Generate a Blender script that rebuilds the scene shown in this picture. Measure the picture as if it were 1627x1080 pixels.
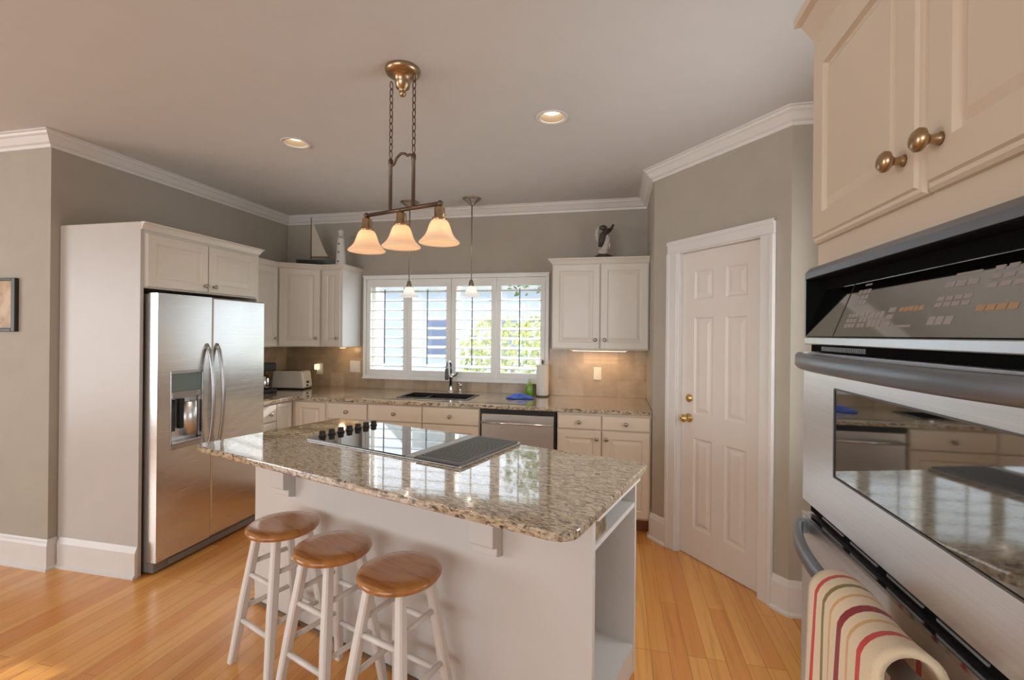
import bpy, bmesh, math, random
from mathutils import Vector, Matrix
random.seed(7)
R = math.radians
PI = math.pi
C = bpy.context.scene.collection
S = bpy.context.scene
for o in list(bpy.data.objects):
    bpy.data.objects.remove(o)

# ------------------------------------------------------------------ camera
cam = bpy.data.cameras.new('camera')
cam.sensor_width = 36.0
cam.lens = 746.6 * 36.0 / 1627.0
cam.shift_y = -10.0 / 1627.0
cam.clip_start = 0.02
camo = bpy.data.objects.new('camera', cam)
C.objects.link(camo)
camo.matrix_world = (Matrix.Translation((0, 0, 1.48)) @ Matrix.Rotation(R(12.61), 4, 'Z')
                     @ Matrix.Rotation(R(90), 4, 'X') @ Matrix.Rotation(R(0.55), 4, 'Z'))
S.camera = camo

# ------------------------------------------------------------------ view, sky, sun, fill lamps
S.view_settings.view_transform = 'Standard'
S.view_settings.look = 'None'
S.view_settings.gamma = 1.0
S.view_settings.use_curve_mapping = False
S.view_settings.exposure = -0.1
SKY = 2.6
SUN = 4.5
FILL_REAR = 72.0
FILL_LEFT = 76.0

w = bpy.data.worlds.new('sky')
S.world = w
w.use_nodes = True
nt = w.node_tree
nt.nodes.clear()
wo = nt.nodes.new('ShaderNodeOutputWorld')
bg = nt.nodes.new('ShaderNodeBackground')
bg.inputs['Color'].default_value = (0.80, 0.90, 1.0, 1)
bg.inputs['Strength'].default_value = SKY
nt.links.new(bg.outputs[0], wo.inputs[0])

def light(name, kind, loc, energy, color=(1, 1, 1), **kw):
    l = bpy.data.lights.new(name, kind)
    l.energy = energy
    l.color = color
    for k, v in kw.items():
        if k not in ('rot', 'aim'):
            setattr(l, k, v)
    o = bpy.data.objects.new(name, l)
    C.objects.link(o)
    o.location = loc
    if 'rot' in kw:
        o.rotation_euler = kw['rot']
    if 'aim' in kw:
        o.rotation_euler = Vector(kw['aim']).to_track_quat('-Z', 'Y').to_euler()
    return o

light('sun', 'SUN', (3, 9, 6), SUN, (1.0, 0.93, 0.82), angle=R(0.6), aim=(-0.42, -1.0, -0.46))
# added fill lamps outside assumed living-room windows behind the camera and on the left
light('rear_fill', 'AREA', (-2.2, -4.16, 1.45), FILL_REAR, (1.0, 0.97, 0.93), shape='RECTANGLE', size=4.2, size_y=2.0, aim=(0, 1, 0.45))
light('left_fill', 'AREA', (-6.66, -0.9, 1.4), FILL_LEFT, (1.0, 0.97, 0.93), shape='RECTANGLE', size=3.0, size_y=2.0, aim=(1, 0, 0.45))
# lamp of the added side window, unseen behind the oven cabinet
light('side_fill', 'AREA', (1.32, 2.0, 1.5), 13.0, (1.0, 0.98, 0.95), shape='RECTANGLE', size=1.0, size_y=1.2, aim=(-1, 0, -0.1))
# added lamp above the garden, strengthening the sky light
light('garden_fill', 'AREA', (-1.2, 7.6, 5.2), 1000.0, (0.84, 0.92, 1.0), shape='RECTANGLE', size=4.5, size_y=3.0, aim=(-0.1, -1, -1.15))

# ------------------------------------------------------------------ materials
MATS = {}
def newmat(name):
    m = bpy.data.materials.new(name)
    m.use_nodes = True
    MATS[name] = m
    return m, m.node_tree, m.node_tree.nodes['Principled BSDF']
def N(t, kind, **kw):
    n = t.nodes.new(kind)
    for k, v in kw.items():
        setattr(n, k, v)
    return n
def ramp(t, stops, interp='LINEAR'):
    n = t.nodes.new('ShaderNodeValToRGB')
    n.color_ramp.interpolation = interp
    e = n.color_ramp.elements
    while len(e) < len(stops):
        e.new(0.5)
    for i, (p, c) in enumerate(stops):
        e[i].position = p
        e[i].color = (*c, 1) if len(c) == 3 else c
    return n
def srgb(*c):
    return tuple(((x/255)/12.92 if x/255 <= 0.04045 else ((x/255+0.055)/1.055)**2.4) for x in c)

def simple(name, col, rough=0.5, metal=0.0, noise=0.03, scale=6.0, **kw):
    """painted / plain surface with a faint procedural mottling"""
    m, t, b = newmat(name)
    tc = N(t, 'ShaderNodeTexCoord')
    nz = N(t, 'ShaderNodeTexNoise')
    nz.inputs['Scale'].default_value = scale
    nz.inputs['Detail'].default_value = 3
    t.links.new(tc.outputs['Object'], nz.inputs['Vector'])
    lo = tuple(max(0, x*(1-noise)) for x in col)
    hi = tuple(min(1, x*(1+noise)) for x in col)
    rp = ramp(t, [(0.3, lo), (0.7, hi)])
    t.links.new(nz.outputs['Fac'], rp.inputs['Fac'])
    t.links.new(rp.outputs['Color'], b.inputs['Base Color'])
    b.inputs['Roughness'].default_value = rough
    b.inputs['Metallic'].default_value = metal
    for k, v in kw.items():
        b.inputs[k].default_value = v
    return m

simple('wall_paint', (0.435, 0.39, 0.325), 0.7)
simple('ceiling_paint', (0.65, 0.645, 0.63), 0.85, noise=0.015)
simple('trim_white', (0.76, 0.73, 0.70), 0.35, noise=0.015)
simple('cabinet_white', (0.74, 0.69, 0.62), 0.32, noise=0.015)
simple('cabinet_cream', (0.74, 0.64, 0.52), 0.32, noise=0.015)
simple('panel_shaded', (0.56, 0.52, 0.485), 0.35, noise=0.015)  # cabinet white darkened: dimmer light on this side put into its colour
simple('island_white', (0.70, 0.67, 0.64), 0.35, noise=0.015)
simple('baffle_tan', (0.25, 0.19, 0.13), 0.5)
simple('stool_white', (0.80, 0.76, 0.72), 0.3, noise=0.02)
simple('shutter_white', (0.86, 0.86, 0.84), 0.35, noise=0.01)
simple('rod_backlit', (0.26, 0.265, 0.28), 0.5)  # darkness of the backlit rods put into their colour
simple('cabinet_tan', (0.64, 0.53, 0.41), 0.32, noise=0.015)
simple('void_black', (0.006, 0.006, 0.006), 0.9, **{'Specular IOR Level': 0.05})
simple('door_white', (0.78, 0.72, 0.67), 0.35, noise=0.015)
simple('black_plastic', (0.012, 0.012, 0.013), 0.3)
simple('dark_grey', (0.10, 0.095, 0.09), 0.4)
simple('fridge_grey', (0.22, 0.21, 0.20), 0.4)
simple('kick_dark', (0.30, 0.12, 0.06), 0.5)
simple('toaster_cream', (0.80, 0.76, 0.68), 0.3)
simple('brass', (0.72, 0.50, 0.22), 0.22, 1.0)
simple('antique_brass', (0.46, 0.33, 0.20), 0.28, 1.0)
simple('bronze', (0.15, 0.10, 0.075), 0.38, 0.85)
simple('nickel', (0.42, 0.38, 0.33), 0.3, 1.0)
simple('chrome', (0.75, 0.75, 0.76), 0.15, 1.0)
simple('handle_steel', (0.52, 0.52, 0.53), 0.25, 1.0)
simple('handle_grey', (0.27, 0.30, 0.34), 0.38, 1.0)
simple('plate_white', (0.80, 0.77, 0.72), 0.35)
simple('black_glass', (0.008, 0.008, 0.009), 0.04, **{'Coat Weight': 1.0, 'Coat Roughness': 0.02})
simple('mirror_glass', (0.36, 0.355, 0.34), 0.035, 1.0)
simple('panel_mirror', (0.50, 0.52, 0.52), 0.06, 1.0)
simple('key_print', (0.33, 0.29, 0.275), 0.4)
simple('key_orange', (0.40, 0.25, 0.14), 0.4)
simple('sail_cloth', (0.62, 0.56, 0.46), 0.8)
simple('hull_green', (0.02, 0.035, 0.03), 0.4)
simple('wood_brown', (0.22, 0.13, 0.07), 0.5)
simple('lighthouse_white', (0.74, 0.72, 0.69), 0.6)
simple('resin_pale', (0.50, 0.45, 0.40), 0.5, noise=0.25, scale=40)
simple('resin_dark', (0.05, 0.04, 0.035), 0.5, noise=0.3, scale=40)
simple('sink_dark', (0.03, 0.03, 0.032), 0.25)
simple('paper_white', (0.80, 0.77, 0.70), 0.9)
simple('cloth_blue', (0.05, 0.12, 0.55), 0.8, noise=0.25, scale=60)
simple('cloth_white', (0.75, 0.78, 0.80), 0.8)
simple('soap_green', (0.22, 0.42, 0.05), 0.25, noise=0.1)
simple('soap_cap', (0.45, 0.60, 0.25), 0.3)
simple('soap_clear', (0.62, 0.68, 0.50), 0.2)
simple('vent_grey', (0.33, 0.33, 0.33), 0.45)
simple('grate_grey', (0.13, 0.125, 0.12), 0.5, 0.3)
simple('stone_brown', (0.25, 0.17, 0.10), 0.6, noise=0.6, scale=45)
simple('frame_dark', (0.025, 0.017, 0.010), 0.35)
simple('screen_reflection', (0.20, 0.27, 0.25), 0.12)  # green-blue reflection painted as the screen's flat colour
simple('grille_grey', (0.25, 0.25, 0.26), 0.4, 0.3)
simple('trunk_brown', (0.16, 0.11, 0.07), 0.9)
simple('siding', (0.62, 0.67, 0.78), 0.8)
simple('lawn_green', (0.50, 0.52, 0.46), 0.95, noise=0.3, scale=3)
simple('concrete', (0.55, 0.54, 0.52), 0.95, noise=0.1)
simple('car_blue', (0.20, 0.24, 0.38), 0.3)

def glass_thin(name):
    m, t, b = newmat(name)
    out = t.nodes['Material Output']
    tr = N(t, 'ShaderNodeBsdfTransparent')
    gl = N(t, 'ShaderNodeBsdfGlossy')
    gl.inputs['Roughness'].default_value = 0.02
    lw = N(t, 'ShaderNodeLayerWeight')
    pw = N(t, 'ShaderNodeMath', operation='POWER')
    pw.inputs[1].default_value = 5.0
    fr = N(t, 'ShaderNodeMath', operation='MULTIPLY_ADD')
    fr.inputs[1].default_value = 0.9
    fr.inputs[2].default_value = 0.04
    t.links.new(lw.outputs['Facing'], pw.inputs[0])
    t.links.new(pw.outputs[0], fr.inputs[0])
    mx = N(t, 'ShaderNodeMixShader')
    t.links.new(fr.outputs[0], mx.inputs[0])
    t.links.new(tr.outputs[0], mx.inputs[1])
    t.links.new(gl.outputs[0], mx.inputs[2])
    t.links.new(mx.outputs[0], out.inputs[0])
glass_thin('window_glass')

def emis(name, col, strength):
    m, t, b = newmat(name)
    b.inputs['Base Color'].default_value = (*col, 1)
    b.inputs['Emission Color'].default_value = (*col, 1)
    b.inputs['Emission Strength'].default_value = strength
emis('bulb_warm', (1.0, 0.78, 0.48), 9.0)
emis('bulb_can', (1.0, 0.88, 0.68), 5.0)
emis('tube_warm', (1.0, 0.70, 0.40), 3.0)
emis('night_glow', (1.0, 0.88, 0.55), 1.2)

def shade_mat(name, col, trans, emit):
    # frosted glass lit from within by its bulb
    m, t, b = newmat(name)
    out = t.nodes['Material Output']
    b.inputs['Base Color'].default_value = (*col, 1)
    b.inputs['Roughness'].default_value = 0.25
    b.inputs['Emission Color'].default_value = (*col, 1)
    b.inputs['Emission Strength'].default_value = emit
    tl = N(t, 'ShaderNodeBsdfTranslucent')
    tl.inputs['Color'].default_value = (*col, 1)
    mx = N(t, 'ShaderNodeMixShader')
    mx.inputs[0].default_value = trans
    t.links.new(b.outputs[0], mx.inputs[1])
    t.links.new(tl.outputs[0], mx.inputs[2])
    t.links.new(mx.outputs[0], out.inputs[0])
shade_mat('alabaster_glass', (1.0, 0.80, 0.60), 0.45, 0.26)
shade_mat('opal_glass', (0.95, 0.95, 0.93), 0.5, 0.35)

def granite():
    m, t, b = newmat('granite')
    tc = N(t, 'ShaderNodeTexCoord')
    mp = N(t, 'ShaderNodeMapping')
    mp.inputs['Scale'].default_value = (0.6, 1.9, 1.2)
    t.links.new(tc.outputs['Object'], mp.inputs['Vector'])
    def nz(scale, detail=4, rough=0.6, dist=0.4):
        n = N(t, 'ShaderNodeTexNoise')
        n.inputs['Scale'].default_value = scale
        n.inputs['Detail'].default_value = detail
        n.inputs['Roughness'].default_value = rough
        n.inputs['Distortion'].default_value = dist
        t.links.new(mp.outputs[0], n.inputs['Vector'])
        return n
    base = nz(38, 5)
    r1 = ramp(t, [(0.30, srgb(124, 104, 82)), (0.44, srgb(178, 158, 131)), (0.56, srgb(206, 190, 165)), (0.72, srgb(170, 146, 117))])
    t.links.new(base.outputs['Fac'], r1.inputs['Fac'])
    dark = nz(60, 6, 0.65, 0.8)
    r2 = ramp(t, [(0.495, (0, 0, 0)), (0.60, (1, 1, 1))])
    t.links.new(dark.outputs['Fac'], r2.inputs['Fac'])
    mx = N(t, 'ShaderNodeMixRGB')
    t.links.new(r2.outputs[0], mx.inputs[0])
    t.links.new(r1.outputs[0], mx.inputs[1])
    mx.inputs[2].default_value = (*srgb(66, 52, 42), 1)
    gr = nz(85, 3, 0.6, 0.3)
    r3 = ramp(t, [(0.60, (0, 0, 0)), (0.66, (1, 1, 1))])
    t.links.new(gr.outputs['Fac'], r3.inputs['Fac'])
    mx2 = N(t, 'ShaderNodeMixRGB')
    t.links.new(r3.outputs[0], mx2.inputs[0])
    t.links.new(mx.outputs[0], mx2.inputs[1])
    mx2.inputs[2].default_value = (*srgb(214, 204, 190), 1)
    t.links.new(mx2.outputs[0], b.inputs['Base Color'])
    b.inputs['Roughness'].default_value = 0.07
    b.inputs['IOR'].default_value = 1.75
    b.inputs['Coat Weight'].default_value = 0.7
    b.inputs['Coat Roughness'].default_value = 0.03
granite()

def floor_oak():
    m, t, b = newmat('oak_floor')
    tc = N(t, 'ShaderNodeTexCoord')
    mp = N(t, 'ShaderNodeMapping')
    mp.inputs['Rotation'].default_value = (0, 0, R(90))
    t.links.new(tc.outputs['Object'], mp.inputs['Vector'])
    br = N(t, 'ShaderNodeTexBrick')
    br.offset = 0.37
    br.offset_frequency = 3
    br.inputs['Scale'].default_value = 1.0
    br.inputs['Brick Width'].default_value = 1.15
    br.inputs['Row Height'].default_value = 0.083
    br.inputs['Mortar Size'].default_value = 0.0011
    br.inputs['Mortar Smooth'].default_value = 0.2
    br.inputs['Bias'].default_value = 0.0
    br.inputs['Color1'].default_value = (*srgb(216, 143, 72), 1)
    br.inputs['Color2'].default_value = (*srgb(234, 172, 96), 1)
    br.inputs['Mortar'].default_value = (*srgb(158, 92, 42), 1)
    t.links.new(mp.outputs[0], br.inputs['Vector'])
    # grain along the boards (world Y)
    mp2 = N(t, 'ShaderNodeMapping')
    mp2.inputs['Scale'].default_value = (38, 1.6, 1)
    t.links.new(tc.outputs['Object'], mp2.inputs['Vector'])
    gz = N(t, 'ShaderNodeTexNoise')
    gz.inputs['Scale'].default_value = 1.0
    gz.inputs['Detail'].default_value = 5
    gz.inputs['Distortion'].default_value = 0.6
    t.links.new(mp2.outputs[0], gz.inputs['Vector'])
    rp = ramp(t, [(0.25, (0.78, 0.74, 0.70)), (0.5, (1, 1, 1)), (0.8, (1.08, 1.08, 1.08))])
    t.links.new(gz.outputs['Fac'], rp.inputs['Fac'])
    mx = N(t, 'ShaderNodeMixRGB', blend_type='MULTIPLY')
    mx.inputs[0].default_value = 0.85
    t.links.new(br.outputs['Color'], mx.inputs[1])
    t.links.new(rp.outputs[0], mx.inputs[2])
    t.links.new(mx.outputs[0], b.inputs['Base Color'])
    b.inputs['Roughness'].default_value = 0.27
    b.inputs['Coat Weight'].default_value = 0.25
    b.inputs['Coat Roughness'].default_value = 0.15
floor_oak()

def wood_seat():
    m, t, b = newmat('seat_wood')
    tc = N(t, 'ShaderNodeTexCoord')
    mp = N(t, 'ShaderNodeMapping')
    mp.inputs['Scale'].default_value = (3, 26, 8)
    t.links.new(tc.outputs['Object'], mp.inputs['Vector'])
    n = N(t, 'ShaderNodeTexNoise')
    n.inputs['Scale'].default_value = 1.5
    n.inputs['Detail'].default_value = 5
    n.inputs['Distortion'].default_value = 0.7
    t.links.new(mp.outputs[0], n.inputs['Vector'])
    rp = ramp(t, [(0.25, srgb(150, 92, 44)), (0.5, srgb(186, 124, 66)), (0.8, srgb(204, 146, 86))])
    t.links.new(n.outputs['Fac'], rp.inputs['Fac'])
    t.links.new(rp.outputs[0], b.inputs['Base Color'])
    b.inputs['Roughness'].default_value = 0.22
    b.inputs['Coat Weight'].default_value = 0.4
wood_seat()

def steel(name, col, rough, horiz=True):
    m, t, b = newmat(name)
    tc = N(t, 'ShaderNodeTexCoord')
    mp = N(t, 'ShaderNodeMapping')
    mp.inputs['Scale'].default_value = (1.5, 1.5, 220) if horiz else (220, 220, 1.5)
    t.links.new(tc.outputs['Object'], mp.inputs['Vector'])
    n = N(t, 'ShaderNodeTexNoise')
    n.inputs['Scale'].default_value = 1.5
    n.inputs['Detail'].default_value = 3
    t.links.new(mp.outputs[0], n.inputs['Vector'])
    rp = ramp(t, [(0.3, tuple(c*0.95 for c in col)), (0.7, tuple(min(1, c*1.04) for c in col))])
    t.links.new(n.outputs['Fac'], rp.inputs['Fac'])
    t.links.new(rp.outputs[0], b.inputs['Base Color'])
    rr = ramp(t, [(0.3, (rough*0.9,)*3), (0.7, (rough*1.15,)*3)])
    t.links.new(n.outputs['Fac'], rr.inputs['Fac'])
    t.links.new(rr.outputs[0], b.inputs['Roughness'])
    b.inputs['Metallic'].default_value = 1.0
steel('steel', (0.76, 0.755, 0.74), 0.24)
steel('steel_bright', (0.86, 0.89, 0.93), 0.34)
steel('steel_dw', (0.62, 0.59, 0.55), 0.30, True)

def tile():
    m, t, b = newmat('tile')
    tc = N(t, 'ShaderNodeTexCoord')
    sx = N(t, 'ShaderNodeSeparateXYZ')
    t.links.new(tc.outputs['Object'], sx.inputs[0])
    ad = N(t, 'ShaderNodeMath', operation='ADD')
    t.links.new(sx.outputs['X'], ad.inputs[0])
    t.links.new(sx.outputs['Y'], ad.inputs[1])
    cb = N(t, 'ShaderNodeCombineXYZ')
    t.links.new(ad.outputs[0], cb.inputs['X'])
    t.links.new(sx.outputs['Z'], cb.inputs['Y'])
    br = N(t, 'ShaderNodeTexBrick')
    br.offset = 0.5
    br.inputs['Scale'].default_value = 1
    br.inputs['Brick Width'].default_value = 0.152
    br.inputs['Row Height'].default_value = 0.152
    br.inputs['Mortar Size'].default_value = 0.002
    br.inputs['Color1'].default_value = (*srgb(198, 178, 152), 1)
    br.inputs['Color2'].default_value = (*srgb(178, 158, 132), 1)
    br.inputs['Mortar'].default_value = (*srgb(186, 170, 148), 1)
    t.links.new(cb.outputs[0], br.inputs['Vector'])
    nz = N(t, 'ShaderNodeTexNoise')
    nz.inputs['Scale'].default_value = 9
    nz.inputs['Detail'].default_value = 4
    t.links.new(tc.outputs['Object'], nz.inputs['Vector'])
    rp = ramp(t, [(0.3, (0.85, 0.83, 0.80)), (0.7, (1.08, 1.06, 1.04))])
    t.links.new(nz.outputs['Fac'], rp.inputs['Fac'])
    mx = N(t, 'ShaderNodeMixRGB', blend_type='MULTIPLY')
    mx.inputs[0].default_value = 1
    t.links.new(br.outputs['Color'], mx.inputs[1])
    t.links.new(rp.outputs[0], mx.inputs[2])
    t.links.new(mx.outputs[0], b.inputs['Base Color'])
    b.inputs['Roughness'].default_value = 0.25
tile()

def towel_mat():
    m, t, b = newmat('towel_cloth')
    tc = N(t, 'ShaderNodeTexCoord')
    sx = N(t, 'ShaderNodeSeparateXYZ')
    t.links.new(tc.outputs['Object'], sx.inputs[0])
    mr = N(t, 'ShaderNodeMapRange')
    mr.inputs['From Min'].default_value = 0.0
    mr.inputs['From Max'].default_value = 0.205
    t.links.new(sx.outputs['X'], mr.inputs['Value'])
    cream, red, olive, tan, maroon = srgb(226, 205, 172), srgb(200, 50, 40), srgb(128, 112, 58), srgb(214, 166, 110), srgb(140, 14, 30)
    st = [(0.0, cream)]
    for p, wd, c in [(0.12, 0.045, red), (0.26, 0.04, olive), (0.38, 0.03, tan), (0.50, 0.06, maroon), (0.64, 0.03, tan), (0.77, 0.055, red)]:
        st += [(p, c), (p+wd, cream)]
    rp = ramp(t, st, 'CONSTANT')
    t.links.new(mr.outputs[0], rp.inputs['Fac'])
    t.links.new(rp.outputs[0], b.inputs['Base Color'])
    b.inputs['Roughness'].default_value = 0.95
    b.inputs['Sheen Weight'].default_value = 0.3
    nz = N(t, 'ShaderNodeTexNoise')
    nz.inputs['Scale'].default_value = 420
    bp = N(t, 'ShaderNodeBump')
    bp.inputs['Strength'].default_value = 0.35
    bp.inputs['Distance'].default_value = 0.002
    t.links.new(tc.outputs['Object'], nz.inputs['Vector'])
    t.links.new(nz.outputs['Fac'], bp.inputs['Height'])
    t.links.new(bp.outputs[0], b.inputs['Normal'])
towel_mat()

def art_mat():
    m, t, b = newmat('art_print')
    tc = N(t, 'ShaderNodeTexCoord')
    nz = N(t, 'ShaderNodeTexNoise')
    nz.inputs['Scale'].default_value = 9
    nz.inputs['Detail'].default_value = 5
    t.links.new(tc.outputs['Object'], nz.inputs['Vector'])
    rp = ramp(t, [(0.25, srgb(90, 80, 78)), (0.42, srgb(176, 140, 96)), (0.58, srgb(200, 170, 132)), (0.75, srgb(184, 164, 150))])
    t.links.new(nz.outputs['Fac'], rp.inputs['Fac'])
    t.links.new(rp.outputs[0], b.inputs['Base Color'])
    b.inputs['Roughness'].default_value = 0.4
art_mat()

def leaf_mat(name, a, c):
    m, t, b = newmat(name)
    tc = N(t, 'ShaderNodeTexCoord')
    nz = N(t, 'ShaderNodeTexNoise')
    nz.inputs['Scale'].default_value = 14
    nz.inputs['Detail'].default_value = 4
    t.links.new(tc.outputs['Object'], nz.inputs['Vector'])
    rp = ramp(t, [(0.35, a), (0.65, c)])
    t.links.new(nz.outputs['Fac'], rp.inputs['Fac'])
    t.links.new(rp.outputs[0], b.inputs['Base Color'])
    b.inputs['Roughness'].default_value = 0.7
leaf_mat('leaf_green', srgb(96, 112, 40), srgb(190, 190, 80))
leaf_mat('leaf_dark', srgb(60, 84, 50), srgb(130, 150, 90))

# ------------------------------------------------------------------ mesh helpers
class MB:
    def __init__(s):
        s.bm = bmesh.new()
        s.M = Matrix.Identity(4)
    def v(s, x, y, z):
        return s.bm.verts.new(s.M @ Vector((x, y, z)))
    def box(s, x0, x1, y0, y1, z0, z1):
        if x0 > x1: x0, x1 = x1, x0
        if y0 > y1: y0, y1 = y1, y0
        if z0 > z1: z0, z1 = z1, z0
        p = [s.v(x, y, z) for z in (z0, z1) for (x, y) in ((x0, y0), (x1, y0), (x1, y1), (x0, y1))]
        for f in ((3, 2, 1, 0), (4, 5, 6, 7), (0, 1, 5, 4), (1, 2, 6, 5), (2, 3, 7, 6), (3, 0, 4, 7)):
            s.bm.faces.new([p[i] for i in f])
        return s
    def loft(s, rings, cap=True, closed=True, smooth=False):
        rs = [[s.v(*q) for q in r] for r in rings]
        n = len(rs[0])
        for a, b in zip(rs, rs[1:]):
            for i in range(n if closed else n-1):
                j = (i+1) % n
                f = s.bm.faces.new((a[i], a[j], b[j], b[i]))
                f.smooth = smooth
        if cap:
            s.bm.faces.new(list(reversed(rs[0])))
            s.bm.faces.new(rs[-1])
        return s
    def lathe(s, prof, cx=0, cy=0, cz=0, seg=24, axis='Z', cap=True, smooth=True):
        rings = []
        for r, h in prof:
            ring = []
            for i in range(seg):
                a = 2*PI*i/seg
                c, d = r*math.cos(a), r*math.sin(a)
                if axis == 'Z': ring.append((cx+c, cy+d, cz+h))
                elif axis == 'Y': ring.append((cx+c, cy+h, cz+d))      # grows along +y
                elif axis == 'X': ring.append((cx+h, cy+c, cz+d))
            rings.append(ring)
        return s.loft(rings, cap, True, smooth)
    def tube(s, pts, r, seg=10, smooth=True, cap=True, flat=None):
        P = [Vector(p) for p in pts]
        rad = r if isinstance(r, (list, tuple)) else [r]*len(P)
        rings = []
        up = None
        for i, p in enumerate(P):
            d = (P[min(i+1, len(P)-1)] - P[max(i-1, 0)]).normalized()
            if up is None:
                up = Vector((0, 0, 1)) if abs(d.z) < 0.9 else Vector((1, 0, 0))
            x = d.cross(up).normalized()
            u = x.cross(d).normalized()
            up = u
            k = flat if flat else (1, 1)
            rings.append([tuple(p + x*(rad[i]*k[0]*math.cos(2*PI*j/seg)) + u*(rad[i]*k[1]*math.sin(2*PI*j/seg))) for j in range(seg)])
        return s.loft(rings, cap, True, smooth)
    def prism(s, poly, h0, h1, axis='Z'):
        """extrude a 2D polygon; axis X: poly=(y,z), Y: (x,z), Z: (x,y)"""
        def q(a, b, h):
            return {'Z': (a, b, h), 'X': (h, a, b), 'Y': (a, h, b)}[axis]
        return s.loft([[q(a, b, h0) for a, b in poly], [q(a, b, h1) for a, b in poly]])
    def panel(s, x0, x1, z0, z1, loops, back):
        """rectangular front facing -y built from nested (inset, y) loops"""
        def ring(i, y):
            return [(x0+i, y, z0+i), (x1-i, y, z0+i), (x1-i, y, z1-i), (x0+i, y, z1-i)]
        return s.loft([ring(0, back)] + [ring(i, y) for i, y in loops])
    def sphere(s, c, r, seg=12, rings=8, sc=(1, 1, 1)):
        prof = []
        rg = []
        for k in range(1, rings):
            a = PI*k/rings
            rg.append([(c[0]+sc[0]*r*math.sin(a)*math.cos(2*PI*i/seg), c[1]+sc[1]*r*math.sin(a)*math.sin(2*PI*i/seg), c[2]-sc[2]*r*math.cos(a)) for i in range(seg)])
        return s.loft(rg, True, True, True)
    def fill(s, outer, holes, z0, z1):
        """flat slab with holes: polygons in xy, thickness z0..z1"""
        edges = []
        for poly in [outer] + holes:
            vs = [s.v(x, y, z0) for x, y in poly]
            edges += [s.bm.edges.new((vs[i], vs[(i+1) % len(vs)])) for i in range(len(vs))]
        r = bmesh.ops.triangle_fill(s.bm, use_beauty=True, use_dissolve=False, edges=edges)
        fs = [g for g in r['geom'] if isinstance(g, bmesh.types.BMFace)]
        if z1 != z0:
            e = bmesh.ops.extrude_face_region(s.bm, geom=fs)
            for g in e['geom']:
                if isinstance(g, bmesh.types.BMVert):
                    g.co.z += z1-z0
        return s
    def build(s, name, mat, parent=None, loc=None, rotz=0, bevel=0, seg=2, subsurf=0, flat=False):
        bmesh.ops.recalc_face_normals(s.bm, faces=s.bm.faces)
        me = bpy.data.meshes.new(name)
        s.bm.to_mesh(me)
        s.bm.free()
        me.materials.append(MATS[mat])
        o = bpy.data.objects.new(name, me)
        C.objects.link(o)
        if parent: o.parent = parent
        if loc: o.location = loc
        if rotz: o.rotation_euler = (0, 0, rotz)
        if bevel:
            b = o.modifiers.new('bevel', 'BEVEL')
            b.width = bevel
            b.segments = seg
            b.limit_method = 'ANGLE'
            b.angle_limit = R(50)
        if subsurf:
            q = o.modifiers.new('subdivision', 'SUBSURF')
            q.levels = q.render_levels = subsurf
        return o

def tag(o, label, cat, group=None):
    o['label'] = label
    o['category'] = cat
    if group: o['group'] = group
    return o
def thing(name, label, cat, loc=(0, 0, 0), rotz=0, group=None):
    o = bpy.data.objects.new(name, None)
    o.empty_display_size = 0.1
    C.objects.link(o)
    o.location = loc
    o.rotation_euler = (0, 0, rotz)
    return tag(o, label, cat, group)
def struct(o):
    o['kind'] = 'structure'
    return o
def copy_tree(o, parent=None):
    c = o.copy()
    C.objects.link(c)
    if parent: c.parent = parent
    for ch in list(o.children):
        copy_tree(ch, c)
    return c

# ------------------------------------------------------------------ measures
XW, YB, YL = -3.413, 4.333, 2.204      # left wall, back wall, left outer corner
XR, YD1 = 0.258, 3.582                 # return wall beside the counter
XD, YD = 0.901, 2.764                  # far end of the diagonal door wall
XO = 1.10                              # right wall behind the oven cabinet
ZC = 2.684
X0, Y0 = -6.5, -4.0                    # living room ends behind the camera
DA = math.atan2(YD-YD1, XD-XR)         # diagonal wall direction
DL = math.hypot(XD-XR, YD-YD1)
WX0, WX1, WZ0, WZ1 = -2.455, -0.655, 1.055, 2.005   # sink window opening

# ------------------------------------------------------------------ room shell
def wallbox(name, *boxes, mat='wall_paint'):
    m = MB()
    for b in boxes: m.box(*b)
    return struct(m.build(name, mat))
struct(MB().box(X0, XO+0.15, Y0, YB+0.15, -0.1, 0).build('floor', 'oak_floor'))
CANS = [(-2.011, 2.621), (-0.364, 2.590)]
def circ(x, y, r, n=28):
    return [(x+r*math.cos(2*PI*i/n), y+r*math.sin(2*PI*i/n)) for i in range(n)]
struct(MB().fill([(X0-0.15, Y0-0.15), (XO+0.15, Y0-0.15), (XO+0.15, YB+0.15), (X0-0.15, YB+0.15)],
                 [circ(x, y, 0.072) for x, y in CANS], ZC, ZC+0.14).build('ceiling', 'ceiling_paint'))
wallbox('wall_left', (XW-0.15, XW, YL+0.15, YB+0.15, 0, ZC))
wallbox('wall_front_left', (X0, XW, YL, YL+0.15, 0, ZC))
wallbox('wall_back',
        (XW, WX0, YB, YB+0.15, 0, ZC), (WX1, XR, YB, YB+0.15, 0, ZC),
        (WX0, WX1, YB, YB+0.15, 0, WZ0), (WX0, WX1, YB, YB+0.15, WZ1, ZC))
wallbox('wall_return', (XR, XR+0.12, YD1, YB+0.15, 0, ZC))
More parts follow.
